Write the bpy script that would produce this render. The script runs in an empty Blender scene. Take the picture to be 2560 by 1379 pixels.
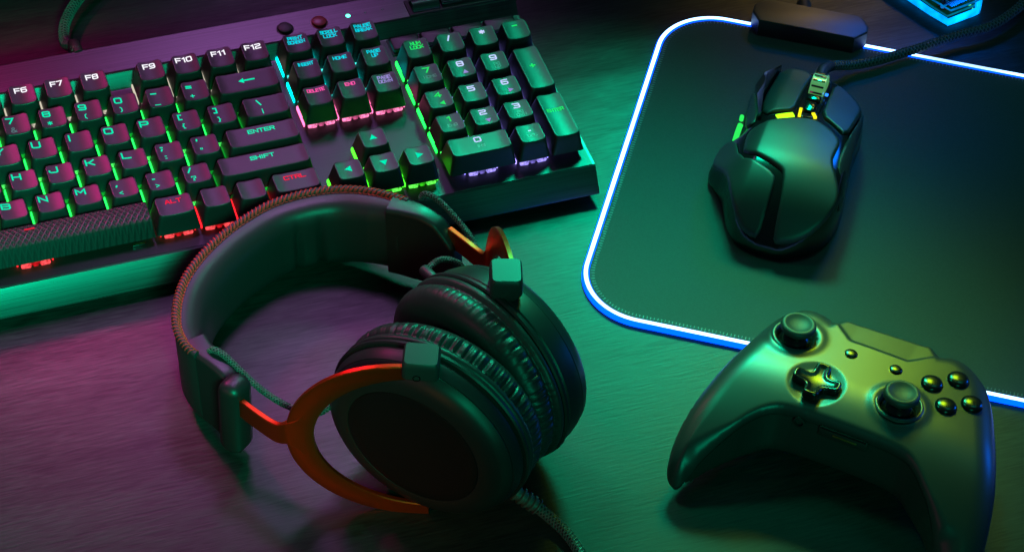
import bpy, math, random
import numpy as np
from mathutils import Matrix, Vector
random.seed(7)
rng = np.random.default_rng(5)
S = 0.001                      # everything below is written in millimetres
sc = bpy.context.scene
COL = sc.collection

# ------------------------------------------------------------------ helpers
def A(*v): return np.array(v, float)
def nrm(v): v = np.asarray(v, float); return v / (np.linalg.norm(v) + 1e-12)

class MB:
    """collects faces (mm); build() links them as ONE mesh object"""
    def __init__(s): s.v = []; s.f = []; s.m = []
    def add(s, verts, faces, mi=0):
        o = len(s.v); s.v.extend([tuple(map(float, p)) for p in verts])
        s.f.extend([tuple(i + o for i in f) for f in faces]); s.m.extend([mi] * len(faces)); return s
    def mesh(s, name, mats, sharp=35, off=(0, 0, 0)):
        me = bpy.data.meshes.new(name)
        V = (np.array(s.v) - np.array(off)) * S
        me.from_pydata(V.tolist(), [], s.f)
        for m in (mats if isinstance(mats, (list, tuple)) else [mats]): me.materials.append(m)
        me.polygons.foreach_set('material_index', s.m)
        me.polygons.foreach_set('use_smooth', [True] * len(s.f))
        me.update()
        if sharp is not None: me.set_sharp_from_angle(angle=math.radians(sharp))
        return me
    def build(s, name, mats, parent=None, sharp=35, off=(0, 0, 0)):
        return link(name, s.mesh(name, mats, sharp, off), parent)

def link(name, me, parent=None, loc=None):
    o = bpy.data.objects.new(name, me); COL.objects.link(o)
    if parent is not None: o.parent = parent
    if loc is not None: o.location = A(*loc) * S
    return o

def thing(name, label, cat, mat4):
    o = bpy.data.objects.new(name, None); COL.objects.link(o)
    o.empty_display_size = 0.02
    o.matrix_world = mat4
    o['label'] = label; o['category'] = cat
    return o

def mat4(R, t):
    M = Matrix.Identity(4)
    for i in range(3):
        for j in range(3): M[i][j] = R[i][j]
        M[i][3] = t[i] * S
    return M

def box(mb, c, h, R=None, bev=0.0, mi=0):
    """bevelled box: centre c, half sizes h, columns of R = axes"""
    c = A(*c); h = A(*h); R = np.eye(3) if R is None else R
    b = min(bev, h.min() * .99)
    if b <= 0:
        V = [c + R @ (h * A(x, y, z)) for z in (-1, 1) for y in (-1, 1) for x in (-1, 1)]
        mb.add(V, [(0, 2, 3, 1), (4, 5, 7, 6), (0, 1, 5, 4), (2, 6, 7, 3), (0, 4, 6, 2), (1, 3, 7, 5)], mi); return mb
    rings = []
    for z, ins in ((-h[2], b), (-h[2] + b * .3, b * .3), (-h[2] + b, 0), (h[2] - b, 0), (h[2] - b * .3, b * .3), (h[2], b)):
        ring = []
        for sx, sy, st in ((1, 1, 0), (-1, 1, 1), (-1, -1, 2), (1, -1, 3)):
            for k in range(4):
                a = (st + k / 3) * math.pi / 2
                ring.append((sx * (h[0] - b) + (b - ins) * math.cos(a), sy * (h[1] - b) + (b - ins) * math.sin(a), z))
        rings.append(ring)
    V = [c + R @ A(*p) for r in rings for p in r]; n = 16; F = []
    for i in range(5):
        for k in range(n): F.append((i * n + k, i * n + (k + 1) % n, (i + 1) * n + (k + 1) % n, (i + 1) * n + k))
    F.append(tuple(range(n))[::-1]); F.append(tuple(range(5 * n, 6 * n)))
    mb.add(V, F, mi); return mb

def loft(mb, rings, cap0=True, cap1=True, mi=0):
    n = len(rings[0]); V = [p for r in rings for p in r]; F = []
    for i in range(len(rings) - 1):
        for k in range(n): F.append((i * n + k, i * n + (k + 1) % n, (i + 1) * n + (k + 1) % n, (i + 1) * n + k))
    if cap0: F.append(tuple(range(n))[::-1])
    if cap1: F.append(tuple(range((len(rings) - 1) * n, len(rings) * n)))
    mb.add(V, F, mi); return mb

def lathe(mb, c, prof, R=None, n=32, ru=1.0, rv=1.0, mi=0, cap0=True, cap1=True):
    """prof = [(radius, height)]; columns of R = u, v, axis"""
    c = A(*c); R = np.eye(3) if R is None else R
    rings = []
    for r, z in prof:
        rings.append([c + R @ A(r * ru * math.cos(2 * math.pi * k / n), r * rv * math.sin(2 * math.pi * k / n), z) for k in range(n)])
    return loft(mb, rings, cap0, cap1, mi)

def spline(P, n=8, closed=False):
    P = [A(*p) for p in P]; N = len(P); out = []
    rngi = range(N) if closed else range(N - 1)
    for i in rngi:
        if closed: p0, p1, p2, p3 = P[i - 1], P[i], P[(i + 1) % N], P[(i + 2) % N]
        else: p0, p1, p2, p3 = P[max(i - 1, 0)], P[i], P[i + 1], P[min(i + 2, N - 1)]
        for k in range(n):
            t = k / n
            out.append(.5 * ((2 * p1) + (-p0 + p2) * t + (2 * p0 - 5 * p1 + 4 * p2 - p3) * t * t + (-p0 + 3 * p1 - 3 * p2 + p3) * t ** 3))
    if not closed: out.append(P[-1])
    return np.array(out)

def resample(C, step):
    d = np.r_[0, np.cumsum(np.linalg.norm(np.diff(C, axis=0), axis=1))]
    n = max(2, int(round(d[-1] / step)) + 1); t = np.linspace(0, d[-1], n)
    return np.stack([np.interp(t, d, C[:, i]) for i in range(C.shape[1])], 1)

def frames(C, up=None):
    T = np.gradient(C, axis=0); T /= np.linalg.norm(T, axis=1)[:, None]
    n0 = np.cross(T[0], A(0, 0, 1)) if up is None else up
    if np.linalg.norm(n0) < 1e-3: n0 = A(1, 0, 0)
    U = []; u = nrm(n0)
    for t in T:
        u = nrm(u - t * (u @ t)); U.append(u)
    U = np.array(U); W = np.cross(T, U)
    return T, U, W

def tube(mb, C, r, n=10, mi=0, caps=True):
    C = np.asarray(C); T, U, W = frames(C); rr = np.broadcast_to(r, (len(C),))
    an = np.arange(n) * 2 * math.pi / n
    rings = [[c + q * (math.cos(a) * u + math.sin(a) * w) for a in an] for c, q, u, w in zip(C, rr, U, W)]
    return loft(mb, rings, caps, caps, mi)

def braid(mb, C, r, strands=4, pitch=9.0, mi=1, sr=.36):
    """cable body + two opposed sets of woven yarns lying on it"""
    C = resample(np.asarray(C), .8); tube(mb, C, r, 12, 0)
    T, U, W = frames(C)
    L = np.r_[0, np.cumsum(np.linalg.norm(np.diff(C, axis=0), axis=1))]
    for sgn in (1, -1):
        for k in range(strands):
            ph = 2 * math.pi * k / strands
            a = sgn * (2 * math.pi * L / pitch) + ph
            rad = r + .12 + .16 * np.cos(a * strands * 1.0 + (0 if sgn > 0 else math.pi))
            P = C + rad[:, None] * (np.cos(a)[:, None] * U + np.sin(a)[:, None] * W)
            tube(mb, P, sr, 4, mi)
    return mb

def chaikin(P, it=2):
    P = np.asarray(P, float)
    for _ in range(it):
        Q = np.roll(P, -1, 0); P = np.stack([.75 * P + .25 * Q, .25 * P + .75 * Q], 1).reshape(-1, 2)
    return P

def segdist(Q, P, closed=True):
    """distance of points Q to polyline P and the nearest point"""
    a = P if closed else P[:-1]; b = np.roll(P, -1, 0) if closed else P[1:]
    best = np.full(len(Q), 1e9); near = np.zeros_like(Q)
    for p, q in zip(a, b):
        ab = q - p; l = ab @ ab
        if l < 1e-12: continue
        t = np.clip(((Q - p) @ ab) / l, 0, 1); x = p + t[:, None] * ab
        d = np.hypot(*(Q - x).T); m = d < best; best[m] = d[m]; near[m] = x[m]
    return best, near

def inside(Q, P):
    r = np.zeros(len(Q), bool); a = P; b = np.roll(P, -1, 0)
    for p, q in zip(a, b):
        c = (p[1] > Q[:, 1]) != (q[1] > Q[:, 1])
        with np.errstate(divide='ignore', invalid='ignore'):
            x = (q[0] - p[0]) * (Q[:, 1] - p[1]) / (q[1] - p[1]) + p[0]
        r ^= c & (Q[:, 0] < x)
    return r

def pillow(mb, P, top, bot, cell=.8, mi=0):
    """solid over outline P between the height fields top(x,y,d) and bot(x,y,d); d = distance to the outline"""
    lo = P.min(0) - cell; hi = P.max(0) + cell
    nx, ny = np.ceil((hi - lo) / cell).astype(int) + 1
    gx, gy = np.meshgrid(lo[0] + cell * np.arange(nx), lo[1] + cell * np.arange(ny), indexing='ij')
    G = np.stack([gx.ravel(), gy.ravel()], 1)
    ctr = (G.reshape(nx, ny, 2)[:-1, :-1] + cell / 2).reshape(-1, 2)
    ins = inside(ctr, P).reshape(nx - 1, ny - 1)
    quads = []; ecount = {}
    for i in range(nx - 1):
        for j in range(ny - 1):
            if ins[i, j]:
                q = (i * ny + j, (i + 1) * ny + j, (i + 1) * ny + j + 1, i * ny + j + 1); quads.append(q)
                for k in range(4):
                    e = (q[k], q[(k + 1) % 4]); ecount[e] = ecount.get(e, 0) + 1
    bedges = [e for e in ecount if (e[1], e[0]) not in ecount]
    used = sorted({i for q in quads for i in q}); idx = {g: k for k, g in enumerate(used)}
    X = G[used].copy(); bset = sorted({idx[i] for e in bedges for i in e})
    d, near = segdist(X, P)
    X[bset] = near[bset]; d[bset] = 0
    zt = top(X[:, 0], X[:, 1], d); zb = bot(X[:, 0], X[:, 1], d)
    zb = np.minimum(zb, zt - 1e-3)
    n = len(X)
    V = np.r_[np.c_[X, zt], np.c_[X, zb]]
    F = [tuple(idx[i] for i in q) for q in quads] + [tuple(idx[i] + n for i in q[::-1]) for q in quads]
    F += [(idx[a], idx[a] + n, idx[b] + n, idx[b]) for a, b in bedges]
    mb.add(V, F, mi); return mb

def extrude(mb, P, z0, z1, bev=0.0, mi=0):
    """prism of the convex-ish outline P with a small top chamfer"""
    P = np.asarray(P, float); c = P.mean(0); rings = [[(x, y, z0) for x, y in P]]
    if bev > 0:
        r = np.linalg.norm(P - c, axis=1)[:, None]
        rings += [[(x, y, z1 - bev) for x, y in P], [(x, y, z1 - bev * .3) for x, y in c + (P - c) * (1 - .3 * bev / r)], [(x, y, z1) for x, y in c + (P - c) * (1 - bev / r)]]
    else: rings += [[(x, y, z1) for x, y in P]]
    return loft(mb, rings, True, True, mi)

# ------------------------------------------------------------------ materials
def pmat(name, col, rough=.5, metal=0., spec=.5, emit=None, es=0., coat=0., bump=None, var=0., vscale=300, stretch=None, aniso=0., sheen=0., trans=0., coatr=.1, rvar=0.):
    m = bpy.data.materials.new(name); m.use_nodes = True
    nt = m.node_tree; b = nt.nodes['Principled BSDF']
    b.inputs['Base Color'].default_value = (*col, 1); b.inputs['Roughness'].default_value = rough
    b.inputs['Metallic'].default_value = metal; b.inputs['Specular IOR Level'].default_value = spec
    b.inputs['Coat Weight'].default_value = coat; b.inputs['Coat Roughness'].default_value = coatr
    b.inputs['Anisotropic'].default_value = aniso; b.inputs['Sheen Weight'].default_value = sheen
    b.inputs['Transmission Weight'].default_value = trans
    if emit: b.inputs['Emission Color'].default_value = (*emit, 1); b.inputs['Emission Strength'].default_value = es
    if bump or var or rvar:
        tc = nt.nodes.new('ShaderNodeTexCoord'); mp = nt.nodes.new('ShaderNodeMapping')
        if stretch: mp.inputs['Scale'].default_value = stretch[:3]; 
        if stretch and len(stretch) > 3: mp.inputs['Rotation'].default_value = (0, 0, stretch[3])
        no = nt.nodes.new('ShaderNodeTexNoise'); no.inputs['Scale'].default_value = vscale; no.inputs['Detail'].default_value = 4
        nt.links.new(tc.outputs['Object'], mp.inputs['Vector']); nt.links.new(mp.outputs['Vector'], no.inputs['Vector'])
        if var:
            mx = nt.nodes.new('ShaderNodeMix'); mx.data_type = 'RGBA'
            mx.inputs[6].default_value = (*[c * (1 - var) for c in col], 1); mx.inputs[7].default_value = (*[min(1, c * (1 + var)) for c in col], 1)
            nt.links.new(no.outputs['Fac'], mx.inputs[0]); nt.links.new(mx.outputs[2], b.inputs['Base Color'])
        if rvar:
            mr = nt.nodes.new('ShaderNodeMapRange'); mr.inputs[3].default_value = rough - rvar; mr.inputs[4].default_value = rough + rvar
            nt.links.new(no.outputs['Fac'], mr.inputs[0]); nt.links.new(mr.outputs[0], b.inputs['Roughness'])
        if bump:
            bp = nt.nodes.new('ShaderNodeBump'); bp.inputs['Strength'].default_value = bump[0]; bp.inputs['Distance'].default_value = bump[1] * S
            nt.links.new(no.outputs['Fac'], bp.inputs['Height']); nt.links.new(bp.outputs['Normal'], b.inputs['Normal'])
    return m

def glow(name, col, st, var=0., vscale=500):
    """something that gives off light; var = uneven brightness of a clear moulding"""
    m = bpy.data.materials.new(name); m.use_nodes = True; nt = m.node_tree; nt.nodes.remove(nt.nodes['Principled BSDF'])
    e = nt.nodes.new('ShaderNodeEmission'); e.inputs['Color'].default_value = (*col, 1); e.inputs['Strength'].default_value = st
    if var:
        tc = nt.nodes.new('ShaderNodeTexCoord'); no = nt.nodes.new('ShaderNodeTexNoise'); no.inputs['Scale'].default_value = vscale; no.inputs['Detail'].default_value = 2
        mr = nt.nodes.new('ShaderNodeMapRange'); mr.inputs[1].default_value = .3; mr.inputs[2].default_value = .7
        mr.inputs[3].default_value = st * (1 - var); mr.inputs[4].default_value = st * (1 + var)
        nt.links.new(tc.outputs['Object'], no.inputs['Vector']); nt.links.new(no.outputs['Fac'], mr.inputs[0]); nt.links.new(mr.outputs[0], e.inputs['Strength'])
    nt.links.new(e.outputs[0], nt.nodes['Material Output'].inputs['Surface'])
    return m

M = {}
M['key'] = pmat('keycap_plastic', (.016, .016, .018), .42, bump=(.12, .05), vscale=2600, rvar=.05)
M['metal'] = pmat('brushed_metal', (.085, .085, .09), .38, metal=1., bump=(.30, .06), var=.6, vscale=260, stretch=(.05, 9, 9), rvar=.09)
M['plate'] = pmat('anodised_plate', (.045, .045, .048), .42, metal=.85, bump=(.1, .03), var=.2, vscale=300, stretch=(.06, 6, 6), rvar=.08)
M['black'] = pmat('matt_black_plastic', (.018, .018, .019), .5, bump=(.1, .04), vscale=1800)
M['dark'] = pmat('underside_plastic', (.010, .010, .011), .6)
M['gloss'] = pmat('glossy_black_plastic', (.006, .006, .007), .16)
M['bead'] = pmat('button_plastic', (.005, .005, .006), .24)
M['satin'] = pmat('satin_grey_plastic', (.020, .020, .022), .44, bump=(.1, .03), vscale=3500, rvar=.04)
M['pad_shell'] = pmat('controller_plastic', (.026, .026, .028), .38, bump=(.10, .03), vscale=4200, rvar=.05)
M['rubber'] = pmat('stick_rubber', (.028, .028, .03), .55, bump=(.25, .06), vscale=2500)
M['chrome'] = pmat('dark_chrome', (.30, .30, .32), .12, metal=1.)
M['shell'] = pmat('headset_shell', (.015, .015, .017), .40, bump=(.08, .03), vscale=3000, rvar=.04)
M['recess'] = pmat('ear_plate', (.006, .006, .007), .36, spec=.4, bump=(.08, .03), vscale=3000)
M['leather'] = pmat('soft_leatherette', (.026, .026, .028), .40, bump=(.35, .12), vscale=950, rvar=.07)
M['hinge'] = pmat('hinge_plastic', (.034, .034, .036), .42, bump=(.1, .03), vscale=3000)
M['red'] = pmat('red_anodised_metal', (.85, .085, .015), .33, metal=.92, bump=(.1, .03), vscale=900, rvar=.05)
M['thread'] = pmat('red_thread', (.80, .045, .03), .6)
M['piping'] = pmat('seam_piping', (.03, .028, .03), .55)
M['cord'] = pmat('cable_sleeve', (.012, .012, .013), .6)
M['yarn'] = pmat('cable_yarn', (.12, .125, .125), .55)
def clear_mat():
    m = bpy.data.materials.new('clear_plastic'); m.use_nodes = True; nt = m.node_tree; nt.nodes.remove(nt.nodes['Principled BSDF'])
    t = nt.nodes.new('ShaderNodeBsdfTransparent'); t.inputs[0].default_value = (.72, .86, 1., 1); g = nt.nodes.new('ShaderNodeBsdfGlossy'); g.inputs['Roughness'].default_value = .08
    f = nt.nodes.new('ShaderNodeFresnel'); f.inputs[0].default_value = 1.5; mx = nt.nodes.new('ShaderNodeMixShader')
    nt.links.new(f.outputs[0], mx.inputs[0]); nt.links.new(t.outputs[0], mx.inputs[1]); nt.links.new(g.outputs[0], mx.inputs[2]); nt.links.new(mx.outputs[0], nt.nodes['Material Output'].inputs['Surface'])
    return m
M['clear'] = clear_mat()
M['pcb'] = pmat('circuit_board', (.02, .30, .09), .4, var=.5, vscale=400)
M['gold'] = pmat('gold_contacts', (.75, .5, .15), .3, metal=1.)
M['chip'] = pmat('chip_black', (.012, .012, .012), .4)
M['grey_print'] = pmat('grey_legend', (.30, .32, .34), .5)
M['redbtn'] = pmat('red_button', (.28, .02, .03), .35)

def space_mat():
    m = pmat('textured_spacebar', (.03, .03, .032), .38); nt = m.node_tree; b = nt.nodes['Principled BSDF']
    tc = nt.nodes.new('ShaderNodeTexCoord'); outs = []
    for rot in (.62, -.62):
        mp = nt.nodes.new('ShaderNodeMapping'); mp.inputs['Rotation'].default_value = (0, 0, rot)
        w = nt.nodes.new('ShaderNodeTexWave'); w.inputs['Scale'].default_value = 120; w.inputs['Distortion'].default_value = .6; w.inputs['Detail'].default_value = 1
        nt.links.new(tc.outputs['Object'], mp.inputs['Vector']); nt.links.new(mp.outputs['Vector'], w.inputs['Vector']); outs.append(w)
    mx = nt.nodes.new('ShaderNodeMath'); mx.operation = 'MAXIMUM'
    nt.links.new(outs[0].outputs['Fac'], mx.inputs[0]); nt.links.new(outs[1].outputs['Fac'], mx.inputs[1])
    bp = nt.nodes.new('ShaderNodeBump'); bp.inputs['Strength'].default_value = .9; bp.inputs['Distance'].default_value = .7 * S
    nt.links.new(mx.outputs[0], bp.inputs['Height']); nt.links.new(bp.outputs['Normal'], b.inputs['Normal'])
    return m
M['space'] = space_mat()

def wood_mat():
    m = bpy.data.materials.new('dark_wood_veneer'); m.use_nodes = True; nt = m.node_tree; b = nt.nodes['Principled BSDF']
    tc = nt.nodes.new('ShaderNodeTexCoord')
    def noise(scale, st, det=5):
        mp = nt.nodes.new('ShaderNodeMapping'); mp.inputs['Rotation'].default_value = (0, 0, math.radians(19)); mp.inputs['Scale'].default_value = st
        n = nt.nodes.new('ShaderNodeTexNoise'); n.inputs['Scale'].default_value = scale; n.inputs['Detail'].default_value = det; n.inputs['Distortion'].default_value = .6
        nt.links.new(tc.outputs['Object'], mp.inputs['Vector']); nt.links.new(mp.outputs['Vector'], n.inputs['Vector']); return n
    fine = noise(330, (.22, 2.4, 1), 7); coarse = noise(26, (.18, 1.6, 1), 4); plank = noise(9, (.25, 1.6, 1), 2)
    r1 = nt.nodes.new('ShaderNodeValToRGB'); r1.color_ramp.elements[0].position = .38; r1.color_ramp.elements[1].position = .64
    r1.color_ramp.elements[0].color = (.003, .0025, .0025, 1); r1.color_ramp.elements[1].color = (.028, .025, .024, 1)
    ad = nt.nodes.new('ShaderNodeMath'); ad.operation = 'MULTIPLY_ADD'; ad.inputs[1].default_value = .45
    nt.links.new(coarse.outputs['Fac'], ad.inputs[0])
    sc_ = nt.nodes.new('ShaderNodeMath'); sc_.operation = 'MULTIPLY'; sc_.inputs[1].default_value = .55
    nt.links.new(fine.outputs['Fac'], sc_.inputs[0]); nt.links.new(sc_.outputs[0], ad.inputs[2])
    nt.links.new(ad.outputs[0], r1.inputs[0]); nt.links.new(r1.outputs[0], b.inputs['Base Color'])
    mr = nt.nodes.new('ShaderNodeMapRange'); mr.inputs[1].default_value = .3; mr.inputs[2].default_value = .7; mr.inputs[3].default_value = .54; mr.inputs[4].default_value = .31
    nt.links.new(ad.outputs[0], mr.inputs[0]); nt.links.new(mr.outputs[0], b.inputs['Roughness'])
    bp = nt.nodes.new('ShaderNodeBump'); bp.inputs['Strength'].default_value = .5; bp.inputs['Distance'].default_value = .16 * S
    nt.links.new(fine.outputs['Fac'], bp.inputs['Height']); nt.links.new(bp.outputs['Normal'], b.inputs['Normal'])
    return m
M['wood'] = wood_mat()
M['cloth'] = pmat('mat_cloth', (.058, .064, .064), .9, spec=.2, sheen=.25, bump=(.5, .12), var=.3, vscale=1500)

TEAL = (.0, .85, .48); CYAN = (.0, .62, .75); WHITE = (.95, .93, 1.); REDL = (1., .015, .06); GRN = (.02, .9, .16); PINK = (1., .10, .42); LILAC = (.42, .34, .85); BLUW = (.55, .62, 1.)
LG = {k: glow('legend_' + k, c, s) for k, c, s in (('teal', TEAL, 1.0), ('cyan', CYAN, 1.05), ('white', WHITE, 1.15), ('red', REDL, .9), ('green', GRN, .9), ('pink', PINK, 1.0), ('lilac', LILAC, .75), ('bluewhite', BLUW, 1.1), ('dim', (.10, .20, .22), .9))}
HC = {'green': ((.01, .85, .06), 1.2, 4.5), 'warm': ((.8, .72, .55), .6, .9), 'cyan': ((.0, .66, .62), 1.1, 5), 'pink': ((1., .16, .40), 1.1, 2.6), 'violet': ((.30, .24, 1.), 1.0, 4.5), 'red': ((1., .012, .02), 1.1, 2.4), 'lime': ((.06, 1., .02), 1.1, 3.5)}
HM = {k: [glow('switch_' + k, c, s * .5, .6, 700), glow('switch_lamp_' + k, c, p), glow('switch_lobe_' + k, tuple(min(1, q + .06) for q in c), s * 1.05, .75, 800)] for k, (c, s, p) in HC.items()}

# ------------------------------------------------------------------ desk
d = MB(); box(d, (360, 130, -15), (1000, 640, 15), bev=3); desk = d.build('desk', M['wood']); desk['kind'] = 'structure'

# ------------------------------------------------------------------ keyboard
KA = 0.0610015; KZ0 = 24.0; U = 19.05
Rk = np.array([[1, 0, 0], [0, math.cos(KA), -math.sin(KA)], [0, math.sin(KA), math.cos(KA)]])
kb = thing('keyboard', 'black mechanical gaming keyboard with glowing green, cyan, violet and red keys and brushed metal frame', 'keyboard', mat4(Rk, (0, 0, KZ0)))
PZ = -3.0
# frame: one profile swept along the width
def prof_ext(mb, pr, x0, x1, mi=0): loft(mb, [[(x, y, z) for y, z in pr] for x in (x0, x1)], True, True, mi)
XL, XR = -6.0, 432.0
c_ = MB()
top = [(-16.6, PZ), (-17.6, PZ - .5), (-26.2, -14.6), (-26.6, -15.6), (-26.0, -16.6), (-14, -17), (-14, -19), (128, -19), (135, -15), (136, -4), (135.4, -.6), (134.4, 3.4), (133.4, 4), (113.2, 4), (112, 3.5), (106.6, -2.2), (105.6, PZ)]
# bevelled front corners: the frame narrows at its last millimetre
prof_ext(c_, top, XL, XR)
c_.build('frame', M['metal'], kb, 20)
b_ = MB(); box(b_, ((XL + XR) / 2 - 4, 55, -21), (215, 70, 3.4), bev=2); b_.build('base', M['dark'], kb)
for x in (20, 404):
    f_ = MB(); box(f_, (x, -4, -24.2), (16, 6, .9), bev=.4); f_.build('rubber_foot', M['dark'], kb)
for x in (30, 395):
    f_ = MB(); box(f_, (x, 122, -28.2), (12, 5, 3.4), bev=.6); f_.build('tilt_foot', M['dark'], kb)
p_ = MB(); box(p_, (213, 44, PZ + .06), (217.5, 60.6, .14)); p_.build('switch_plate', M['plate'], kb)

HT = {'B': 8.6, 'Z': 8.2, 'A': 8.0, 'Q': 8.8, 'N': 10.6, 'F': 10.9}
TILT = {'B': -.02, 'Z': -.03, 'A': .02, 'Q': .07, 'N': .10, 'F': .10}
ROWY = {'B': 0, 'Z': 1, 'A': 2, 'Q': 3, 'N': 4, 'F': 5.0936}
KB = 1.5                                   # underside of the caps (keyboard z)

def rrect(hx, hy, r, n=5, yc=0., e=0):
    P = []
    for sx, sy, st in ((1, 1, 0), (-1, 1, 1), (-1, -1, 2), (1, -1, 3)):
        for k in range(n):
            a = (st + k / (n - 1)) * math.pi / 2
            P.append((sx * (hx - r) + r * math.cos(a), sy * (hy - r) + r * math.sin(a) + yc))
    if e:
        Q = []
        for i, p in enumerate(P):
            Q.append(p)
            if i % n == n - 1:
                q = P[(i + 1) % len(P)]; Q += [(p[0] + (q[0] - p[0]) * k / e, p[1] + (q[1] - p[1]) * k / e) for k in range(1, e)]
        P = Q
    return P

def cap_top(x, y, w, h, row):
    """height of the dished cap top at (x,y) from the cap centre"""
    hx = w * U / 2 - 2.75; e = max(0., abs(x) - max(0, hx - 6.7)); q = e / 6.7
    z = 4 + HT[row] + TILT[row] * y - .25 + .95 * q * q
    if h > 1: z = 4 + HT['Z'] - .25 + .95 * (x / 6.7) ** 2
    return z

def cap_mesh(w, h, row):
    mb = MB(); bx = w * U / 2 - .45; by = h * U / 2 - .45; tx = w * U / 2 - 2.75; ty = h * U / 2 - 2.75
    rings = []
    for t, rr in ((0, 1.5), (.03, 1.6), (.35, 1.7), (.7, 1.8), (.93, 2.2)):
        k = t ** .9; hx = bx + (tx - bx) * k; hy = by + (ty - by) * k
        rings.append([(x, y, KB + (cap_top(x, y, w, h, row) - KB) * t if t > .3 else KB + 9.5 * t) for x, y in rrect(hx, hy, rr, 5, .35 * t, 8)])
    for ins, dz in ((.02, -.38), (.12, -.16), (.34, -.04), (.65, 0)):
        rings.append([(x, y, cap_top(x, y, w, h, row) + dz) for x, y in rrect(tx - ins, ty - ins, 2.3 - ins * .6, 5, .35, 8)])
    for k in (.8, .55, .3, .02):
        rings.append([(x, y, cap_top(x, y, w, h, row)) for x, y in rrect((tx - .65) * k if w < 1.4 else max(tx - .65 - (1 - k) * ty, .1), (ty - .65) * k, 1.9 * k, 5, .35, 8)])
    loft(mb, rings); return mb

def space_mesh(w):
    mb = MB(); bx = w * U / 2 - .45; by = U / 2 - .45; Z = 12.6
    secs = []
    pr = [(-by, KB), (-by + .3, KB + 3), (-by + 1.9, Z - 1.2), (-by + 2.2, Z - .4), (-by + 2.9, Z)] + [(-by + 2.9 + (2 * by - 5.6) * k / 8, Z + 1.0 * math.sin(math.pi * k / 8)) for k in range(1, 8)] + [(by - 2.7, Z - .1), (by - 1.9, Z - 1.), (by, KB)]
    for x in (-bx, -bx + .35, bx - .35, bx):
        e = abs(abs(x) - bx) < .01
        secs.append([(x - math.copysign((z - KB) * .11, x), y * (.985 if e else 1), z - (.3 if e and z > 8 else 0)) for y, z in pr])
    loft(mb, secs); 
    mi = []
    return mb

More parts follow.
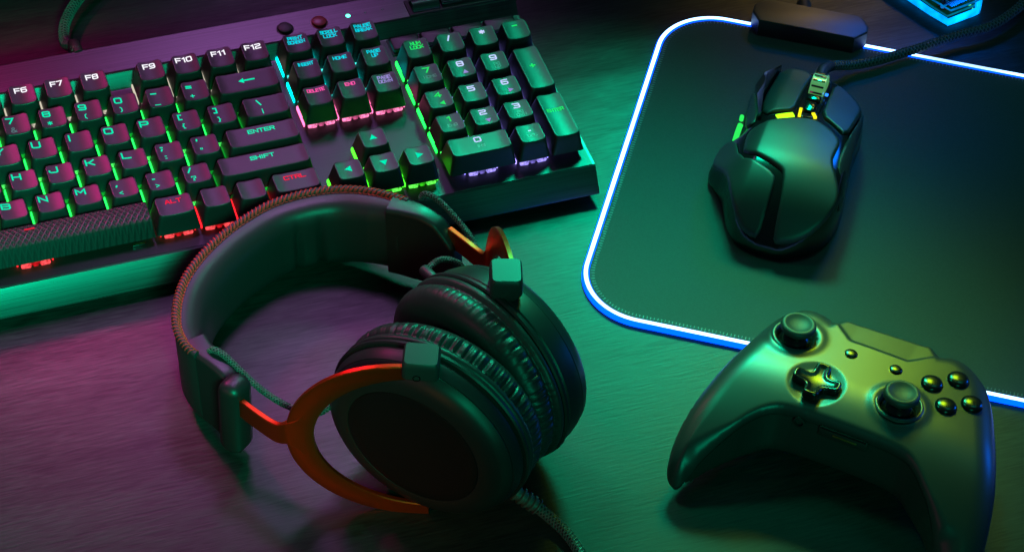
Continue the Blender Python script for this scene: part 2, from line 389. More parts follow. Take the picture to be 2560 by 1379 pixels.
# ---- legends: a wide squared stroke alphabet on a 4 x 5 grid
GL = {
'A': [[(0, 0), (1.6, 5), (2.4, 5), (4, 0)], [(.7, 1.5), (3.3, 1.5)]], 'B': [[(0, 0), (0, 5), (3.4, 5), (4, 4.4), (4, 3.1), (3.5, 2.6), (4, 2.1), (4, .6), (3.4, 0), (0, 0)], [(0, 2.6), (3.5, 2.6)]],
'C': [[(4, 4.2), (4, 5), (.5, 5), (0, 4.5), (0, .5), (.5, 0), (4, 0), (4, .8)]], 'D': [[(0, 0), (0, 5), (3.3, 5), (4, 4.3), (4, .7), (3.3, 0), (0, 0)]],
'E': [[(4, 5), (0, 5), (0, 0), (4, 0)], [(0, 2.5), (3.6, 2.5)]], 'F': [[(4, 5), (0, 5), (0, 0)], [(0, 2.3), (3.5, 2.3)]],
'G': [[(4, 4.2), (4, 5), (.5, 5), (0, 4.5), (0, .5), (.5, 0), (4, 0), (4, 2.4), (2, 2.4)]], 'H': [[(0, 0), (0, 5)], [(4, 0), (4, 5)], [(0, 2.5), (4, 2.5)]],
'I': [[(.5, 0), (.5, 5)]], 'J': [[(4, 5), (4, .6), (3.4, 0), (.6, 0), (0, .6), (0, 1.6)]], 'K': [[(0, 0), (0, 5)], [(4, 5), (1.4, 2.5), (4, 0)], [(0, 2.5), (1.4, 2.5)]],
'L': [[(0, 5), (0, 0), (4, 0)]], 'M': [[(0, 0), (0, 5), (2.2, 1.8), (4.4, 5), (4.4, 0)]], 'N': [[(0, 0), (0, 5), (4, 0), (4, 5)]],
'O': [[(.6, 0), (3.4, 0), (4, .6), (4, 4.4), (3.4, 5), (.6, 5), (0, 4.4), (0, .6), (.6, 0)]], 'P': [[(0, 0), (0, 5), (3.4, 5), (4, 4.4), (4, 2.7), (3.4, 2.1), (0, 2.1)]],
'Q': [[(.6, 0), (3.4, 0), (4, .6), (4, 4.4), (3.4, 5), (.6, 5), (0, 4.4), (0, .6), (.6, 0)], [(2.4, 1.6), (4.3, -.4)]], 'R': [[(0, 0), (0, 5), (3.4, 5), (4, 4.4), (4, 2.9), (3.4, 2.3), (0, 2.3)], [(2.2, 2.3), (4, 0)]],
'S': [[(4, 4.3), (4, 5), (.5, 5), (0, 4.5), (0, 3.1), (.5, 2.6), (3.5, 2.6), (4, 2.1), (4, .5), (3.5, 0), (0, 0), (0, .7)]], 'T': [[(0, 5), (4, 5)], [(2, 5), (2, 0)]],
'U': [[(0, 5), (0, .6), (.6, 0), (3.4, 0), (4, .6), (4, 5)]], 'V': [[(0, 5), (2, 0), (4, 5)]], 'W': [[(0, 5), (1.2, 0), (2.4, 3.6), (3.6, 0), (4.8, 5)]],
'X': [[(0, 0), (4, 5)], [(0, 5), (4, 0)]], 'Y': [[(0, 5), (2, 2.4), (4, 5)], [(2, 2.4), (2, 0)]], 'Z': [[(0, 5), (4, 5), (0, 0), (4, 0)]],
'0': [[(.6, 0), (3.4, 0), (4, .6), (4, 4.4), (3.4, 5), (.6, 5), (0, 4.4), (0, .6), (.6, 0)]], '1': [[(.4, 4.2), (1.8, 5), (1.8, 0)]], '2': [[(0, 5), (3.5, 5), (4, 4.5), (4, 3.2), (3.4, 2.6), (.6, 2.6), (0, 2), (0, 0), (4, 0)]],
'3': [[(0, 5), (3.5, 5), (4, 4.5), (4, 3.1), (3.5, 2.6), (4, 2.1), (4, .5), (3.5, 0), (0, 0)], [(1, 2.6), (3.5, 2.6)]], '4': [[(3.1, 0), (3.1, 5), (0, 1.5), (4.2, 1.5)]], '5': [[(4, 5), (0, 5), (0, 2.9), (3.4, 2.9), (4, 2.3), (4, .6), (3.4, 0), (0, 0)]],
'6': [[(4, 5), (.6, 5), (0, 4.4), (0, .6), (.6, 0), (3.4, 0), (4, .6), (4, 2.2), (3.4, 2.8), (0, 2.8)]], '7': [[(0, 5), (4, 5), (1.6, 0)]], '8': [[(.6, 0), (3.4, 0), (4, .6), (4, 2.1), (3.5, 2.6), (4, 3.1), (4, 4.4), (3.4, 5), (.6, 5), (0, 4.4), (0, 3.1), (.5, 2.6), (0, 2.1), (0, .6), (.6, 0)], [(.5, 2.6), (3.5, 2.6)]],
'9': [[(0, 0), (3.4, 0), (4, .6), (4, 4.4), (3.4, 5), (.6, 5), (0, 4.4), (0, 2.8), (.6, 2.2), (4, 2.2)]],
'-': [[(.6, 2.5), (3.4, 2.5)]], '_': [[(0, 0), (4, 0)]], '=': [[(.6, 3.4), (3.4, 3.4)], [(.6, 1.6), (3.4, 1.6)]], '+': [[(.6, 2.5), (3.4, 2.5)], [(2, 1.1), (2, 3.9)]],
'[': [[(2.6, 5), (1, 5), (1, 0), (2.6, 0)]], ']': [[(1, 5), (2.6, 5), (2.6, 0), (1, 0)]], '{': [[(2.6, 5), (1.6, 5), (1.6, 3), (.9, 2.5), (1.6, 2), (1.6, 0), (2.6, 0)]], '}': [[(1, 5), (2, 5), (2, 3), (2.7, 2.5), (2, 2), (2, 0), (1, 0)]],
'(': [[(2.4, 5), (1.4, 4), (1.4, 1), (2.4, 0)]], ')': [[(1, 5), (2, 4), (2, 1), (1, 0)]], ';': [[(1, 3.8), (1.9, 3.8)], [(1.5, 1.5), (1, 0)]], ':': [[(1, 3.8), (1.9, 3.8)], [(1, 1), (1.9, 1)]],
"'": [[(1.4, 5), (1.2, 3.6)]], '"': [[(1, 5), (1, 3.6)], [(2.2, 5), (2.2, 3.6)]], ',': [[(1.6, 1.2), (1.1, 0)]], '.': [[(1.2, .5), (2.1, .5)]], '<': [[(3.2, 4), (.8, 2.5), (3.2, 1)]], '>': [[(.8, 4), (3.2, 2.5), (.8, 1)]],
'/': [[(.8, 0), (2.6, 5)]], '?': [[(.4, 4.2), (.4, 5), (3.4, 5), (3.4, 3), (1.8, 2.6), (1.8, 1.4)], [(1.3, .2), (2.3, .2)]], '\\': [[(.8, 5), (2.6, 0)]], '|': [[(1.5, 0), (1.5, 5)]], '*': [[(2, .8), (2, 4.2)], [(.6, 1.6), (3.4, 3.4)], [(.6, 3.4), (3.4, 1.6)]],
'^': [[(.8, 3), (2, 4.6), (3.2, 3)]], '&': [[(4, 0), (.8, 3.6), (.8, 4.4), (1.4, 5), (2.4, 5), (2.8, 4.4), (2.6, 3.6), (.2, 1.6), (.2, .6), (.8, 0), (2.4, 0), (4, 2)]], '%': [[(.6, 0), (3.4, 5)], [(.2, 4.4), (1, 4.4)], [(3, .6), (3.8, .6)]],
'$': [[(4, 4.4), (.2, 4.4), (.2, 2.5), (3.8, 2.5), (3.8, .6), (0, .6)], [(2, 5.2), (2, -.2)]], '#': [[(1, 0), (1.6, 5)], [(2.6, 0), (3.2, 5)], [(.2, 1.6), (3.8, 1.6)], [(.4, 3.4), (4, 3.4)]], '@': [[(3.2, 1.4), (1.4, 1.4), (1.4, 3.4), (3, 3.4), (3, 1.4), (4, 1.4), (4, 5), (0, 5), (0, 0), (4, 0)]], '!': [[(1.5, 5), (1.5, 1.6)], [(1.1, .3), (1.9, .3)]],
'`': [[(.8, 5), (1.8, 3.8)]], '~': [[(.2, 2), (1, 3), (3, 2), (3.8, 3)]],
}
GW = {'I': 1.0, '1': 2.2, '.': 2.6, ',': 2, "'": 2, ';': 2.4, ':': 2.4, 'M': 4.4, 'W': 4.8, '(': 3, ')': 3, '[': 3, ']': 3}

def ribbon(mb, P, t, zf, dz, mi):
    P = [A(*p) for p in P]; closed = np.allclose(P[0], P[-1]) and len(P) > 2
    if closed: P = P[:-1]
    # subdivide so the mark follows the dished key top
    Q = []
    n = len(P)
    for i in range(n if closed else n - 1):
        a, b = P[i], P[(i + 1) % n]; k = max(1, int(np.linalg.norm(b - a) / 1.2))
        Q += [a + (b - a) * j / k for j in range(k)]
    if not closed: Q.append(P[-1])
    P = Q; n = len(P); Lf = []; Rt = []
    for i in range(n):
        if closed: a, b = nrm(P[i] - P[i - 1]), nrm(P[(i + 1) % n] - P[i])
        else:
            a = nrm(P[i] - P[i - 1]) if i else nrm(P[1] - P[0]); b = nrm(P[i + 1] - P[i]) if i < n - 1 else a
        tn = nrm(a + b) if np.linalg.norm(a + b) > .2 else b
        nn = A(-tn[1], tn[0]); k = 1 / max(.55, abs(nn @ A(-a[1], a[0])))
        p = P[i]
        if not closed and i == 0: p = p - b * t * .5
        if not closed and i == n - 1: p = p + a * t * .5
        Lf.append(p + nn * t * .5 * k); Rt.append(p - nn * t * .5 * k)
    V = [(x, y, zf(x, y) + dz) for x, y in Lf] + [(x, y, zf(x, y) + dz) for x, y in Rt]
    F = [(n + i, n + (i + 1) % n, (i + 1) % n, i) for i in range(n if closed else n - 1)]
    mb.add(V, F, mi)

def text(mb, s, x, y, hgt, wid, t, zf, mi=0, align='l', gap=1.3):
    """x,y = left/centre of the base line"""
    sx = wid / 4; sy = hgt / 5
    total = sum(GW.get(c, 4) if c != ' ' else 2.5 for c in s) * sx + gap * sx * (len(s) - 1)
    cx = x - (total / 2 if align == 'c' else 0)
    for c in s:
        if c != ' ':
            for j, pl in enumerate(GL[c]): ribbon(mb, [(cx + a * sx, y + b * sy) for a, b in pl], t, zf, .05 + .012 * j, mi)
        cx += (GW.get(c, 4) if c != ' ' else 2.5) * sx + gap * sx

def tri(mb, x, y, r, ang, zf, mi):
    P = [(x + r * math.cos(ang + 2 * math.pi * k / 3), y + r * math.sin(ang + 2 * math.pi * k / 3)) for k in range(3)]
    mb.add([(a, b, zf(a, b) + .06) for a, b in P], [(0, 1, 2)], mi)

CACHE = {}
def housing_mesh(kind):
    mb = MB()
    box(mb, (0, 0, PZ + 2.2), (6.7, 6.6, 2.0), bev=.5, mi=0)
    for s in (-1, 1):
        box(mb, (s * 4.9, -7.2, PZ + 1.6), (2.6, 1.0, 1.35), bev=.9, mi=2)
        box(mb, (s * 5.6, -7.0, PZ + 3.2), (1.6, .7, .7), bev=.5, mi=2)
        box(mb, (s * 7.7, 5.2, PZ + 2.0), (.9, 3.8, 1.6), bev=.4, mi=1)
        box(mb, (s * 9.0, 1.6, PZ + 1.2), (.38, 7.2, 1.2), bev=.3, mi=1)
    box(mb, (0, -6.6, PZ + 4.0), (3.4, .5, .4), bev=.25, mi=2)
    box(mb, (0, -6.9, PZ + .8), (1.2, .7, .6), bev=.3, mi=0)
    return mb.mesh('switch', HM[kind])

def key(x, row, w=1., h=1., main=None, sub=None, col='teal', hk='green', style='letter', y=None, subcol='dim'):
    """one keycap with its legend, and the clear switch below it"""
    yc = (ROWY[row] if y is None else y) * U + (h - 1) * U / 2; xc = (x + w / 2) * U
    ck = (w, h, row)
    if ck not in CACHE: CACHE[ck] = cap_mesh(w, h, row).mesh('keycap', M['key'], 38)
    cap = link('keycap', CACHE[ck], kb, (xc, yc, 0))
    zf = lambda a, b: cap_top(a, b, w, h, row)
    if main is not None:
        lb = MB()
        if style == 'letter': text(lb, main, -5.2, 1.5, 3.5, 4.1, .92, zf)
        elif style == 'f':
            text(lb, main, -.5, 1.9, 2.9, 2.55, .70, zf, align='c', gap=1.5)
        elif style == 'num':
            text(lb, main, -4.7, 1.6, 3.2, 3.5, .85, zf)
        elif style == 'pad':
            text(lb, main, 0, 1.8, 3.1, 3.3, .82, zf, align='c')
        elif style == 'word':
            hh = 2.0
            for i, l in enumerate(main.split('|')): text(lb, l, 0, 3.1 - i * 2.9, hh, 1.42 if len(l) < 6 else 1.2, .52, zf, align='c', gap=1.35)
        elif style == 'wide':
            text(lb, main, 0, 2.0, 2.35, 2.2, .62, zf, align='c', gap=1.4)
        elif style == 'arrow':
            tri(lb, 0, .8, 2.5, {'u': math.pi / 2, 'd': -math.pi / 2, 'l': math.pi, 'r': 0}[main], zf, 0)
        elif style == 'back':
            ribbon(lb, [(-2.2, .9), (3.6, .9)], 1.0, zf, .05, 0); tri(lb, -2.9, .9, 2.0, math.pi, zf, 0)
        elif style == 'sym':
            text(lb, main, 0, .2, 3.4, 3.4, .9, zf, align='c')
        if sub:
            if sub in 'udlr' and style == 'pad': tri(lb, 1.2, -3., 1.9, {'u': math.pi / 2, 'd': -math.pi / 2, 'l': math.pi, 'r': 0}[sub], zf, 1)
            elif style == 'pad':
                for i, l in enumerate(sub.split('|')): text(lb, l, .6, -2.4 - i * 2.3, 1.7, 1.35, .36, zf, 1, 'c')
            else: text(lb, sub, -3.6, -4.6, 3.0, 2.7, .55, zf, 1)
        lb.build('legend', [LG[col], LG[subcol] if subcol in LG else M['grey_print']], cap, None)
    if hk:
        if hk not in CACHE: CACHE[hk] = housing_mesh(hk)
        n = [0] if w < 2 else ([0] if h == 1 else [0])
        link('switch', CACHE[hk], kb, (xc, yc, 0))

key(0, 'F', main='ESC', style='word', col='white')
for i in range(12):
    x = i + 2 if i < 4 else (i + 2.4 if i < 8 else i + 3.02)
    key(x, 'F', main='F%d' % (i + 1), style='f', col='white', hk='warm')
nums = '`1234567890-='; shf = '~!@#$%^&*()_+'
for i, ch in enumerate(nums): key(i, 'N', main=ch, sub=shf[i], style='num', subcol='teal' if ch in '90-=8' else 'dim')
key(13, 'N', 2, main='back', style='back')
key(0, 'Q', 1.5, main='TAB', style='wide')
for i, ch in enumerate('QWERTYUIOP[]'): key(1.5 + i, 'Q', main=ch, style='letter' if ch.isalpha() else 'num', sub={'[': '{', ']': '}'}.get(ch), subcol='teal')
key(13.5, 'Q', 1.5, main='\\', sub='|', style='num', subcol='teal')
key(0, 'A', 1.75, main='CAPS', style='wide')
for i, ch in enumerate("ASDFGHJKL;'"): key(1.75 + i, 'A', main=ch, style='letter' if ch.isalpha() else 'num', sub={';': ':', "'": '"'}.get(ch), subcol='teal')
key(12.75, 'A', 2.25, main='ENTER', style='wide')
key(0, 'Z', 2.25, main='SHIFT', style='wide')
for i, ch in enumerate('ZXCVBNM,./'): key(2.25 + i, 'Z', main=ch, style='letter' if ch.isalpha() else 'num', sub={',': '<', '.': '>', '/': '?'}.get(ch), subcol='teal')
key(12.25, 'Z', 2.75, main='SHIFT', style='wide')
key(0, 'B', 1.5, main='CTRL', style='wide', col='red', hk='red'); key(1.5, 'B', hk='red'); key(2.5, 'B', 1.25, main='ALT', style='wide', col='red', hk='red')
key(10.25, 'B', 1.25, main='ALT', style='wide', col='red', hk='red'); key(11.5, 'B', hk='red'); key(12.5, 'B', hk='red'); key(13.5, 'B', 1.5, main='CTRL', style='wide', col='red', hk='red')
sp = link('spacebar', space_mesh(6.5).mesh('spacebar', [M['space']], 30), kb, (7 * U, 0, 0))
sl = MB(); sl.add([(-2.6, 2.2, 13.66), (2.6, 2.2, 13.66), (2.6, 3.2, 13.5), (-2.6, 3.2, 13.5)], [(0, 1, 2, 3)]); sl.build('legend', LG['red'], sp, None)
link('switch', CACHE['red'], kb, (7 * U, -.6, 0))
cl = MB(); box(cl, (186, -8.6, PZ + 1.2), (3.4, .5, .5), bev=.2); cl.build('stabiliser_wire', M['chrome'], kb)
NX = 15.25
for i, t in enumerate(('PRINT|SCREEN', 'SCROLL|LOCK', 'PAUSE|BREAK')): key(NX + i, 'F', main=t, style='word', col='cyan', hk='cyan')
for i, t in enumerate(('INSERT', 'HOME', 'PAGE|UP')): key(NX + i, 'N', main=t, style='word', col='cyan', hk='cyan')
for i, (t, c) in enumerate((('DELETE', 'pink'), ('END', 'pink'), ('PAGE|DOWN', 'lilac'))): key(NX + i, 'Q', main=t, style='word', col=c, hk='pink')
key(NX + 1, 'Z', main='u', style='arrow', hk='lime')
for i, t in enumerate('ldr'): key(NX + i, 'B', main=t, style='arrow', hk='lime')
PX = 18.5
key(PX, 'N', main='NUM|LOCK', style='word', col='green', hk='green')
key(PX + 1, 'N', main='/', style='pad', col='bluewhite', hk='violet'); key(PX + 2, 'N', main='*', style='pad', col='bluewhite', hk='violet'); key(PX + 3, 'N', main='-', style='pad', col='green', hk='violet')
for r, a in (('Q', (('7', 'HOME', 'green'), ('8', 'u', 'bluewhite'), ('9', 'PG|UP', 'bluewhite'))), ('A', (('4', 'l', 'green'), ('5', None, 'bluewhite'), ('6', 'r', 'bluewhite'))), ('Z', (('1', 'END', 'green'), ('2', 'd', 'bluewhite'), ('3', 'PG|DWN', 'bluewhite')))):
    for i, (m, s, c) in enumerate(a): key(PX + i, r, main=m, sub=s, style='pad', col=c, hk='green' if i == 0 else 'violet', subcol='grey' if s and len(s) > 1 else ('green' if c == 'green' else 'lilac'))
key(PX + 3, 'A', 1, 2, main='+', style='sym', col='green', hk='violet')
key(PX + 3, 'B', 1, 2, main='ENTER', style='word', col='green', hk='violet')
key(PX, 'B', 2, main='0', sub='INS', style='pad', col='bluewhite', hk='violet', subcol='grey')
key(PX + 2, 'B', main='.', sub='DEL', style='pad', col='bluewhite', hk='violet', subcol='grey')

# round buttons, indicator lamps, roller, media keys on the top bar
for x, m in ((300.5, M['black']), (320.0, M['redbtn'])):
    b = MB(); lathe(b, (x, 121.4, 4.0), [(4.9, -.5), (4.9, .25), (4.3, .3), (4.3, .9), (4.0, 1.5), (3.3, 1.8), (0.1, 1.9)], n=28); b.build('round_button', m, kb, 40)
for x, m in ((337.0, glow('indicator_lit', (.05, 1., .55), 9)), (346.9, M['grey_print']), (356.8, M['grey_print'])):
    b = MB(); lathe(b, (x, 122.6, 4.0), [(1.25 if x < 340 else .55, -.2), (1.2 if x < 340 else .5, .12), (.7 if x < 340 else .3, .35), (.05, .4)], n=16); b.build('indicator_lamp', m, kb)
r = MB(); box(r, (402, 119.5, 3.7), (32, 6.6, .9), bev=.6, mi=0); r.build('roller_well', M['dark'], kb)
r = MB(); Rx = np.array([[0, 0, 1.], [1, 0, 0], [0, 1, 0]])
lathe(r, (372.5, 119.5, 3.2), [(4.4, 0), (4.9, .4), (4.9, 15.6), (4.4, 16)], R=Rx, n=32); r.build('volume_cap', M['metal'], kb)
r = MB(); nk = 64
rings = [[(389.6 + t, 119.5 + (4.7 + .35 * (k % 2)) * math.cos(2 * math.pi * k / nk), 3.2 + (4.7 + .35 * (k % 2)) * math.sin(2 * math.pi * k / nk)) for k in range(nk)] for t in np.linspace(0, 42, 15)]
loft(r, rings); r.build('volume_roller', M['plate'], kb, 10)
r = MB(); box(r, (391, 98, PZ + .5), (37.5, 6.6, .5), bev=.4); r.build('media_well', M['dark'], kb)
for a, b_x in ((354.4, 371.2), (372.2, 389.6), (390.6, 408.4), (409.4, 427.6)):
    r = MB(); box(r, ((a + b_x) / 2, 98.2, PZ + 1.6), ((b_x - a) / 2, 5.4, 1.6), bev=1.2); r.build('media_button', M['key'], kb, 50)
# woven cable leaving the back edge
cb = MB(); P = spline([(188, 134, 1.5), (187.5, 140, .5), (188.5, 152, -8), (187.5, 170, -22), (191, 188, -25), (201, 206, -27), (216, 222, -28), (240, 240, -30), (290, 262, -31)], 12)
braid(cb, P, 2.7, 5, 12, sr=.34); tube(cb, spline([(188, 133, 1.6), (187.6, 141, .3), (188.2, 148, -4)], 6), 3.4, 14, 0); cb.build('cable', [M['cord'], M['yarn']], kb)

# ------------------------------------------------------------------ mouse mat
PYAW = -0.585954; PC, PS = math.cos(PYAW), math.sin(PYAW)
Rp = np.array([[PC, -PS, 0], [PS, PC, 0], [0, 0, 1]])
pad = thing('mouse_pad', 'large dark cloth mouse pad edged with a glowing blue-white light strip', 'mouse pad', mat4(Rp, (389.52, -98.57, 0)))
PW, PH, PR = 350., 254.9, 33.6
def pad_path(inset, n=14):
    r = max(PR - inset, 2); return np.array(rrect_c(PW / 2 - inset, PH / 2 - inset, r, n)) + A(PW / 2, PH / 2)
def rrect_c(hx, hy, r, n):
    P = []
    for sx, sy, st in ((1, 1, 0), (-1, 1, 1), (-1, -1, 2), (1, -1, 3)):
        for k in range(n):
            a = (st + k / (n - 1)) * math.pi / 2; P.append((sx * (hx - r) + r * math.cos(a), sy * (hy - r) + r * math.sin(a)))
    return P
m_ = MB(); q = pad_path(1.6); loft(m_, [[(x, y, 0) for x, y in q], [(x, y, 2.6) for x, y in q], [(x, y, 3.0) for x, y in pad_path(2.0)]]); m_.build('mat', M['cloth'], pad)
# light tube: blue sheath with a white-hot core on its crown
def strip(mb, prof, mi=0):
    rings = [[(x, y, z) for x, y in pad_path(i, 20)] for i, z in prof]
    n = len(rings[0]); k = len(prof); V = [p for r in rings for p in r]
    F = [(i * n + j, i * n + (j + 1) % n, ((i + 1) % k) * n + (j + 1) % n, ((i + 1) % k) * n + j) for i in range(k) for j in range(n)]
    mb.add(V, F, mi)
t_ = MB(); strip(t_, [(1.9, .3), (1.9, 2.6), (1.3, 3.5), (-1.2, 3.5), (-1.9, 2.4), (-1.9, .3)])
strip_o = t_.build('light_tube', glow('light_tube_blue', (.0, .055, 1.), 4.0), pad, 60)
t_ = MB(); strip(t_, [(1.05, 3.4), (1.05, 3.75), (.6, 4.05), (-.5, 4.05), (-1.05, 3.75), (-1.05, 3.4)]); t_.build('light_core', glow('light_core_white', (.34, .60, 1.), 4.4, .5, 14), strip_o, 60)
st = MB(); q = resample(np.r_[pad_path(5.0, 30), pad_path(5.0, 30)[:1]], 1.9); q2 = pad_path(2.6, 30)
ctr = A(PW / 2, PH / 2)
for i in range(len(q) - 1):
    tdir = nrm(q[i + 1] - q[i]); nd = A(tdir[1], -tdir[0]); L = 2.2 + rng.uniform(-.5, .5)
    a = q[i] + nd * .3; b = q[i] + nd * L + tdir * rng.uniform(-.25, .25); w = .22
    st.add([(*(a - tdir * w), 3.05), (*(b - tdir * w), 3.05), (*(b + tdir * w), 3.05), (*(a + tdir * w), 3.05), (*((a + b) / 2), 3.4)], [(0, 1, 4), (1, 2, 4), (2, 3, 4), (3, 0, 4)])
st.build('edge_stitching', pmat('edge_thread', (.16, .18, .2), .5), pad, None)
# control box clipped over the top edge
cbx = MB(); hx, hy, hz = 33.5, 10.5, 14.2
hexa = [(hx, 0), (hx - 5, hy), (-hx + 5, hy), (-hx, 3), (-hx, -3), (-hx + 5, -hy), (hx - 6.5, -hy)]
hexa = np.array([(hx - .2, 2.5), (hx - 5.5, hy), (-hx + 6, hy), (-hx, 4), (-hx, -3), (-hx + 5, -hy), (hx - 6.5, -hy), (hx, -2.5)])
CB = A(81, 257)
loft(cbx, [[(*(CB + p * s), z) for p in hexa] for s, z in ((1, .2), (1, hz - 1.2), (.985, hz - .4), (.95, hz))]); cbo = cbx.build('control_box', M['satin'], pad, 25)
cw = MB(); tube(cw, spline([(78, 266, 5), (75.5, 275, 4.6), (73.8, 283, 4.4)], 5), [4.4] * 9 + [4.0, 3.2], 14, 0); braid(cw, spline([(74, 282, 4.2), (73, 292, 3), (72, 312, 2.6), (80, 345, 2.6)], 10), 1.9, 4, 8); cw.build('cable', [M['cord'], M['yarn']], cbo)

# ------------------------------------------------------------------ mouse
th = math.radians(52.3); Ym = A(math.cos(th), math.sin(th), 0); Xm = A(math.sin(th), -math.cos(th), 0)
Rmo = np.stack([Xm, Ym, A(0, 0, 1)], 1)
mo = thing('gaming_mouse', 'dark gaming mouse with split panels, thumb wing and lime light strips on the mouse pad', 'computer mouse', mat4(Rmo, (531, -51, 3.1)))
MY = [-57, -53, -46, -36, -18, 8, 35, 50, 62, 75, 85]; MH = [7, 12, 23, 32, 38, 37, 33, 30, 27, 25, 23]
ysm = np.linspace(-60, 88, 297); hsm = np.interp(ysm, MY, MH); ker = np.hanning(61); ker /= ker.sum(); hsm = np.convolve(np.pad(hsm, 30, 'edge'), ker, 'valid')
def mh(x, y):
    h = np.interp(y, ysm, hsm) - .004 * x * x
    t = np.clip((-17 - x) / 24, 0, 1); return h - np.where(x < -17, (h - 13) * t ** 1.5 * .92, 0)
MOUT = [(-24, 78), (-5.5, 79), (6.3, 75.8), (15.0, 71.6), (26.1, 61.4), (29.4, 51.1), (29.4, 40.9), (28.9, 23.4), (31.4, 2.3), (32.5, -10.8), (32.4, -24), (29.3, -38.0), (21, -48.1), (9, -54.6), (1.2, -54.6), (-6, -54.6), (-17.5, -51), (-25.5, -38.6), (-31.7, -22), (-39.3, -13), (-42.9, -8.0), (-42.7, 0.7), (-40.8, 10.3), (-36, 12.4), (-32.8, 13.1), (-33.4, 25), (-35.6, 45), (-36.2, 66), (-32, 76)]
mout = chaikin(MOUT, 2)
def roll(d, R, H): 
    q = np.clip(d / R, 0, 1); return H * (1 - np.sqrt(np.clip(1 - (1 - q) ** 2, 0, 1)))
bm = MB(); pillow(bm, mout, lambda x, y, d: np.maximum(mh(x, y) - .6 - roll(d, 7, np.minimum(mh(x, y) - 6, 16)), 2.), lambda x, y, d: np.full_like(x, .6) + roll(d, 3, 2), .9)
bm.build('body', M['gloss'], mo, 50)
def panel(name, P, mat, up=1.0, it=1, edge=1.1, cell=.7, dz=None, parent=mo):
    b = MB(); Q = chaikin(P, it)
    f = (lambda x, y: mh(x, y)) if dz is None else (lambda x, y: mh(x, y) + dz(x, y))
    pillow(b, Q, lambda x, y, d: f(x, y) + up - roll(d, edge, .8), lambda x, y, d: f(x, y) - 1.6, cell); return b.build(name, mat, parent, 55)
panel('left_click_panel', [(-26.0, 39.2), (-25.0, 58.1), (-23.6, 74), (-4.6, 73), (-6.9, 56.2), (-7.2, 38.6), (-7.2, 28.4), (-14.3, 25), (-22.5, 20.4)], M['satin'])
wd = MB(); W0 = [(-35.3, 63.6, 14.8), (-32.7, 72.1, 18.3), (-23.9, 74.6, 24.4), (-25.6, 58.5, 27.6), (-26.6, 40.2, 30.6), (-23.4, 20.2, 34.4), (-24.4, 18.6, 33.5), (-30.8, 45.6, 24.3)]
cen = A(-29.2, 58, 25.0)
wd.add(W0 + [cen] + [(x, y, z - 9) for x, y, z in W0], [(i, (i + 1) % 8, 8) for i in range(8)][::-1] + [(9 + i, 9 + (i + 1) % 8, (i + 1) % 8, i) for i in range(8)]); wd.build('trim_wedge', M['gloss'], mo, 5)
panel('side_fin', [(-35.2, 50.9), (-32.4, 52.4), (-24.2, 18.2), (-28.3, 13.4), (-31.4, 20.1)], M['satin'], .9)
panel('right_click_panel', [(7.6, 67.5), (16.2, 62.4), (26.6, 52), (26.4, 37.2), (24.0, 17.6), (15.8, 24), (7.6, 30), (7.9, 46.3)], M['satin'])
panel('right_grip', [(27.4, 50.7), (29.4, 41.4), (29.6, 20), (31.0, 0), (32.6, -20), (31.8, -28), (28.2, -14.2), (24.3, -7.1), (24.9, 12.5), (27.2, 36.0)], M['rubber'], .6, dz=lambda x, y: -np.clip((x - 26) / 7, 0, 1) ** 1.5 * 14)
panel('palm_panel', [(-26.6, 6.8), (-22.0, 10.4), (-14.0, 16.2), (-4.5, 20.4), (1.6, 22.7), (8.8, 22.3), (16.1, 17.7), (22.4, 11.3), (22.2, 1.8), (21.6, -7.5), (27.0, -18.5), (31.0, -28), (29.3, -37.5), (23.8, -45.4), (16.4, -50.4), (7.6, -53.2), (3.8, -53.2), (3.0, -47.7), (2.1, -37.1), (-.2, -25.5), (-2.7, -22.8), (-11.4, -18.9), (-24.6, -13.4), (-26.2, -4.7)], M['satin'], 1.3, edge=1.8)
panel('thumb_panel', [(-25.8, -16.6), (-14.5, -21.8), (-4.4, -27), (-3.2, -31.5), (-3.6, -43.6), (-4.2, -53.2), (-9.8, -52.8), (-16.8, -49.6), (-24.2, -39.4), (-30.5, -24), (-38.2, -13), (-41.4, -8), (-40.4, 5), (-33.5, 8)], M['satin'], 1.0, edge=1.6)
# light strips
LM = [glow('strip_lime', (.34, 1., .01), 2.2), glow('strip_yellow', (.75, .70, .01), 1.6), glow('strip_green', (.03, .9, .12), 1.0)]
def surfstrip(name, P, w, m, up=.25, parent=mo):
    C = resample(spline([(x, y, 0) for x, y in P], 8), 1.2); b = MB(); T = np.gradient(C, axis=0); T /= np.linalg.norm(T, axis=1)[:, None]
    Nn = np.stack([-T[:, 1], T[:, 0], 0 * T[:, 0]], 1); Lf = C + Nn * w / 2; Rr = C - Nn * w / 2
    n = len(C); V = []
    for Q, dz in ((Lf, up), (Rr, up), (Lf, -1.5), (Rr, -1.5)):
        V += [(x, y, mh(x, y) + dz) for x, y, _ in Q]
    F = []
    for i in range(n - 1):
        F += [(n + i, n + i + 1, i + 1, i), (i, i + 1, 2 * n + i + 1, 2 * n + i), (n + i + 1, n + i, 3 * n + i, 3 * n + i + 1)]
    F += [(0, 2 * n, 3 * n, n), (n - 1, 2 * n - 1, 4 * n - 1, 3 * n - 1)]
    b.add(V, F); return b.build(name, m, parent)
surfstrip('light_strip', [(-14.5, 19.0), (-10, 21.9), (-6.4, 24.0)], 3.6, LM[0])
surfstrip('light_strip', [(-3.9, 31.0), (-3.2, 23.4)], 1.6, LM[1], .9)
surfstrip('light_strip', [(3.2, 29.0), (5.2, 25.4)], 1.8, LM[1], .9)
b = MB(); tube(b, spline([(-33.8, 22.0, 20.2), (-33.9, 16, 18.8), (-33.7, 9.6, 17.2)], 4), 1.55, 10); b.build('side_light_strip', LM[2], mo)
